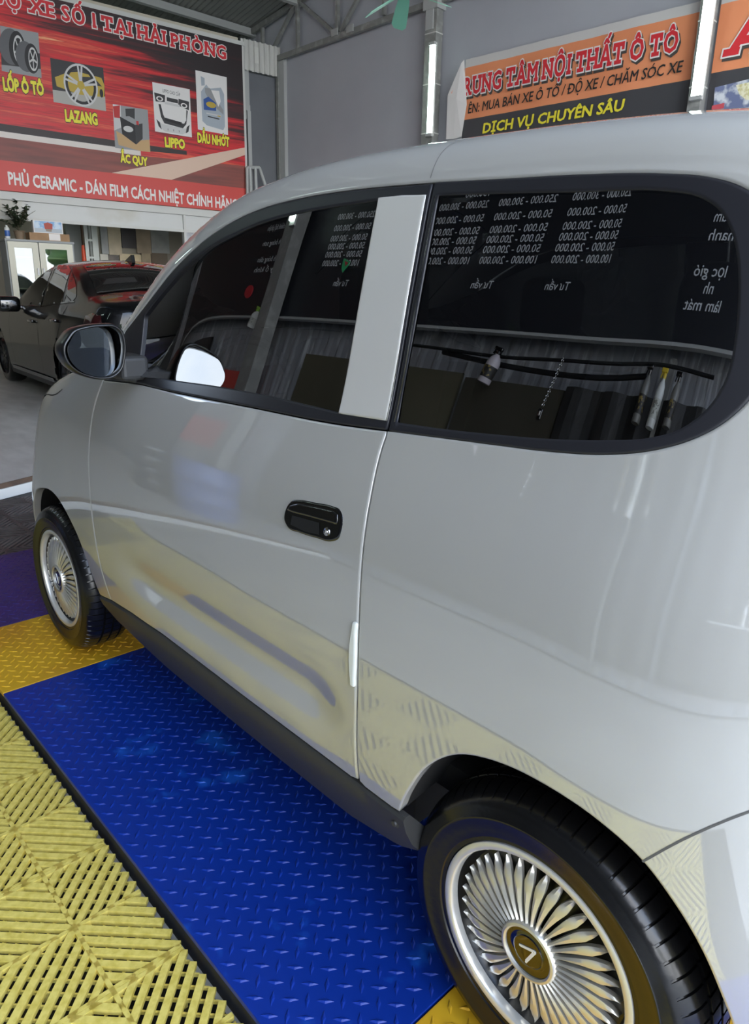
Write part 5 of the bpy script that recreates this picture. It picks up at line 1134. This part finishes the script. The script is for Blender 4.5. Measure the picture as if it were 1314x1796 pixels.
for x, Q in zip(bxs, bS):
    R_ = Q[np.linspace(0, 239, nS).astype(int)]
    V += [BW(x, y, z) for y, z in R_]+[BW(x, 2*HW-y, z) for y, z in R_[::-1]]
M2 = 2*nS; Fc = []
for i in range(len(bxs)-1):
    for j in range(M2-1):
        xc = (bxs[i]+bxs[i+1])/2; zc = bS[i][min(j, M2-1-j)*239//(nS-1) if True else 0, 1]
        if min((xc-0)**2, (xc-2.65)**2)+(zc-.33)**2 < .36**2 and (j < nS//2 or j > M2-nS//2): continue
        Fc.append((i*M2+j, i*M2+j+1, (i+1)*M2+j+1, (i+1)*M2+j))
Fc += [list(range(M2)), [(len(bxs)-1)*M2+j for j in range(M2)]]
o = link_mesh('body_shell', V, Fc, black_paint, sal, True); bm = bmesh.new(); bm.from_mesh(o.data); bmesh.ops.recalc_face_normals(bm, faces=bm.faces); bm.to_mesh(o.data); bm.free()
zq = np.linspace(.2, 1.45, 126); bY = np.array([np.interp(zq, Q[:, 1], Q[:, 0]) for Q in bS])
def b_y(x, z): return float(np.interp(z, zq, [np.interp(x, bxs, bY[:, k]) for k in (max(0, min(124, int((z-.2)/.01))), max(1, min(125, int((z-.2)/.01)+1)))], ) if False else bil(bY, np.interp(np.array([x]), bxs, np.arange(len(bxs))), (np.array([z])-.2)/.01)[0])
def bpanel(name, P, off, m, grid=.05, step=.05, mir=False):
    P = np.array(P); L = densify(P, step); lo, hi = L.min(0), L.max(0); gx, gz = np.meshgrid(np.arange(lo[0], hi[0], grid), np.arange(lo[1], hi[1], grid)); G = np.c_[gx.ravel(), gz.ravel()]; G = G[inside(G, [L])]
    D = np.linalg.norm(G[:, None]-L[None], axis=2).min(1) if len(G) else np.zeros(0); G = G[D > grid*.4] if len(G) else G
    r = delaunay_2d_cdt([Vector(p) for p in np.vstack([L, G])], [(i, (i+1) % len(L)) for i in range(len(L))], [], 0, 1e-6); V2 = np.array([tuple(v) for v in r[0]]); T = [list(f) for f in r[2]]; T = [t for t, ok in zip(T, inside(np.array([V2[t].mean(0) for t in T]), [L])) if ok]
    return link_mesh(name, [BW(x, (b_y(x, z)-off) if not mir else 2*HW-b_y(x, z)+off, z) for x, z in V2], T, m, sal, True)
W1 = spline([(.80, .975), (1.08, 1.155), (1.34, 1.30), (1.58, 1.375)], .05)+[(1.76, 1.395), (1.83, .985)]
W2 = [(1.90, .99), (1.84, 1.40)]+spline([(2.02, 1.40), (2.25, 1.385), (2.42, 1.345)], .05)+[(2.52, 1.02)]
W3 = [(2.58, 1.03), (2.49, 1.325)]+spline([(2.62, 1.265), (2.76, 1.17), (2.82, 1.09), (2.76, 1.05)], .04)
for mir in (False, True):
    for P in (W1, W2, W3): bpanel('side_window', P, .004, black_gl, mir=mir)
    tl = bpanel('tail_lamp', [(3.18, .80), (3.20, .93), (3.32, .96), (3.46, .94), (3.50, .84), (3.40, .80)], .006, mat('tail_lamp_red', (58, 14, 16), .1, 0, 1), .04, .03, mir)
def bseam(name, P, w, off, m):
    P = densify(P, .04, False); t = np.gradient(P, axis=0); t /= np.linalg.norm(t, axis=1, keepdims=True); n = np.c_[-t[:, 1], t[:, 0]]*w/2; k = len(P)
    return link_mesh(name, [BW(x, b_y(x, z)-off, z) for x, z in np.vstack([P-n, P+n])], [(i, i+1, i+1+k, i+k) for i in range(k-1)], m, sal, True)
bseam('waist_strip', W1[-1:]+[(1.3, .978), (.80, .97)], .014, .006, gloss_black); bseam('waist_strip', [(2.82, 1.05), (1.86, .985)], .014, .006, gloss_black)
for P in ([(.62, .30), (.60, .60), (.66, .93)], [(1.86, .975), (1.84, .6), (1.84, .28)], [(2.42, .55), (2.60, .80), (2.68, 1.0)]): bseam('door_gap', P, .008, .002, liner)
bseam('sill_strip', [(.45, .235), (2.2, .235)], .045, .012, mat('sill_silver', (150, 152, 156), .25, .9)); bseam('sill_cover', [(.38, .20), (2.28, .20)], .08, .008, plastic)
for x, z in ((1.66, .82), (2.48, .86)):
    y = b_y(x, z); MB().box(tuple(BW(x, y-.02, z)), (.17, .03, .03), rot=Matrix.Rotation(psi, 3, 'Z'), bev=.008).build('door_handle', gloss_black, sal, True)
# rear and front screens laid on the upper surface
def bz(x, y): i = int(np.argmin(abs(bxs-x))); Q = bS[i]; k = int(np.argmax(Q[:, 1] > .9)); return float(np.interp(y, Q[k:, 0], Q[k:, 1]))
def screen(name, rows, off):
    V = []; n = 21
    for x, y0 in rows:
        Qa = np.array([np.interp(x, bxs, [Q[k, 0] for Q in bS]) for k in range(0, 240, 3)]); Qz = np.array([np.interp(x, bxs, [Q[k, 1] for Q in bS]) for k in range(0, 240, 3)]); k0 = np.argmax(Qz > .9)
        for y in np.linspace(y0, 2*HW-y0, n): yy = min(y, 2*HW-y); V.append(BW(x, y, float(np.interp(yy, Qa[k0:], Qz[k0:]))+off))
    return link_mesh(name, V, [(i*n+j, i*n+j+1, (i+1)*n+j+1, (i+1)*n+j) for i in range(len(rows)-1) for j in range(n-1)], black_gl, sal, True)
screen('rear_window', [(2.36+.08*k, .36-.012*k) for k in range(10)], .006); screen('windscreen', [(.80+.075*k, .22+.022*k) for k in range(10)], .006)
# mirrors, aerial fin, wheels
for sgn, yb in ((-1, 0), (1, 2*HW)):
    c = BW(1.16, yb+sgn*.11, .985); m_ = MB().box(tuple(c), (.15, .25, .17), rot=Matrix.Rotation(psi, 3, 'Z'), bev=.05); hm = m_.build('door_mirror', gloss_black, sal, True)
    MB().box(tuple(BW(1.13, yb+sgn*(-.02), .95)), (.08, .10, .04), rot=Matrix.Rotation(psi, 3, 'Z'), bev=.01).build('mirror_foot', gloss_black, hm, True)
zr = bz(2.32, HW-.001); fin = MB().prism([tuple(BW(x, HW-.018, zr-.01+z)) for x, z in ((2.16, 0), (2.30, .045), (2.40, .075), (2.42, .0))], tuple(ey*.036)); fin.build('aerial_fin', gloss_black, sal)
def bwheel(x, y, out):
    w = empty('wheel', (0, 0, 0)); w.parent = sal; w.location = sal.matrix_basis.inverted() @ Vector(BW(x, y, .325)); 
    def add(mb, nm, m): o = mb.build(nm, m, None, True); o.parent = w
    f = -1 if out else 1
    f = f if True else f
    sg = -1 if not out else 1
    # local axes of the saloon: its own +y points to the near side
    add(MB().lathe([(.215, .02*sg), (.225, .0), (.26, .006*sg), (.30, .0), (.318, -.02*sg), (.325, -.05*sg), (.325, -.16*sg), (.31, -.20*sg), (.25, -.21*sg), (.215, -.19*sg)], axis='Y', n=48), 'tyre', rubber)
    add(MB().lathe([(0, -.03*sg), (.19, -.035*sg), (.205, -.005*sg), (.22, .0), (.222, -.04*sg)], axis='Y', n=48), 'rim', mat('saloon_rim', (70, 70, 72), .3, .8) if 'saloon_rim' not in MATS else MATS['saloon_rim'])
    mb = MB()
    for k in range(10):
        a = 2*math.pi*k/10; mb.box((.12*math.cos(a), -.012*sg, .12*math.sin(a)), (.19, .02, .022), rot=Matrix.Rotation(-a, 3, 'Y'))
    add(mb, 'spokes', MATS['saloon_rim'])
for x in (0, 2.65): bwheel(x, .03, True); bwheel(x, 2*HW-.03, False)
MB().box(tuple(BW(1.35, HW, .27)), (2.0, 1.45, .12), rot=Matrix.Rotation(psi, 3, 'Z')).box(tuple(BW(1.35, HW, .42)), (4.0, 1.0, .3), rot=Matrix.Rotation(psi, 3, 'Z')).build('underbody', liner, sal)

# ------------------------------------------------------------------ trees out in the street, reflected in glass and paint
trunk_m = mat('bark', (84, 68, 52), .8); tree_g = mat('tree_foliage', (70, 104, 48), .6, noise=(2.5, (96, 130, 60), .4, .65))
for i, (x, y, s_) in enumerate(((-15, -12, 1.1), (-9.5, -13, 1.0), (-4.2, -12, 1.1), (1.0, -14, 1.0), (17, -10, 1.0), (21, -5, .9), (20, 4, 1.0), (22, 10, 1.05), (12, -15, 1.1))):
    t = empty('street_tree', (x, y, -.25), ('green street tree outside the open side, number %d from the far end' % (i+1)) if False else 'leafy green street tree standing outside the open workshop', 'tree', 'street trees outside the workshop')
    MB().tube([(x, y, -.25), (x+.05, y, 1.2*s_), (x, y+.05, 2.6*s_)], [.16*s_, .12*s_, .07*s_], 10).build('trunk', trunk_m, t, True)
    bm = bmesh.new(); bmesh.ops.create_icosphere(bm, subdivisions=4, radius=1)
    for v in bm.verts:
        q = v.co.copy(); d = 1+.16*math.sin(5*q.x+i)*math.cos(4*q.y)+.12*math.sin(11*q.z+3*q.x)+.07*math.sin(19*q.y+i*2)*math.sin(17*q.x); v.co = Vector((x+q.x*1.7*s_*d, y+q.y*1.7*s_*d, 3.0*s_+q.z*1.35*s_*d))
    me = bpy.data.meshes.new('crown'); bm.to_mesh(me); bm.free(); me.materials.append(tree_g); me.polygons.foreach_set('use_smooth', [True]*len(me.polygons)); o = bpy.data.objects.new('crown', me); COL.objects.link(o)
    for v in me.vertices: v.co -= t.location
    o.parent = t
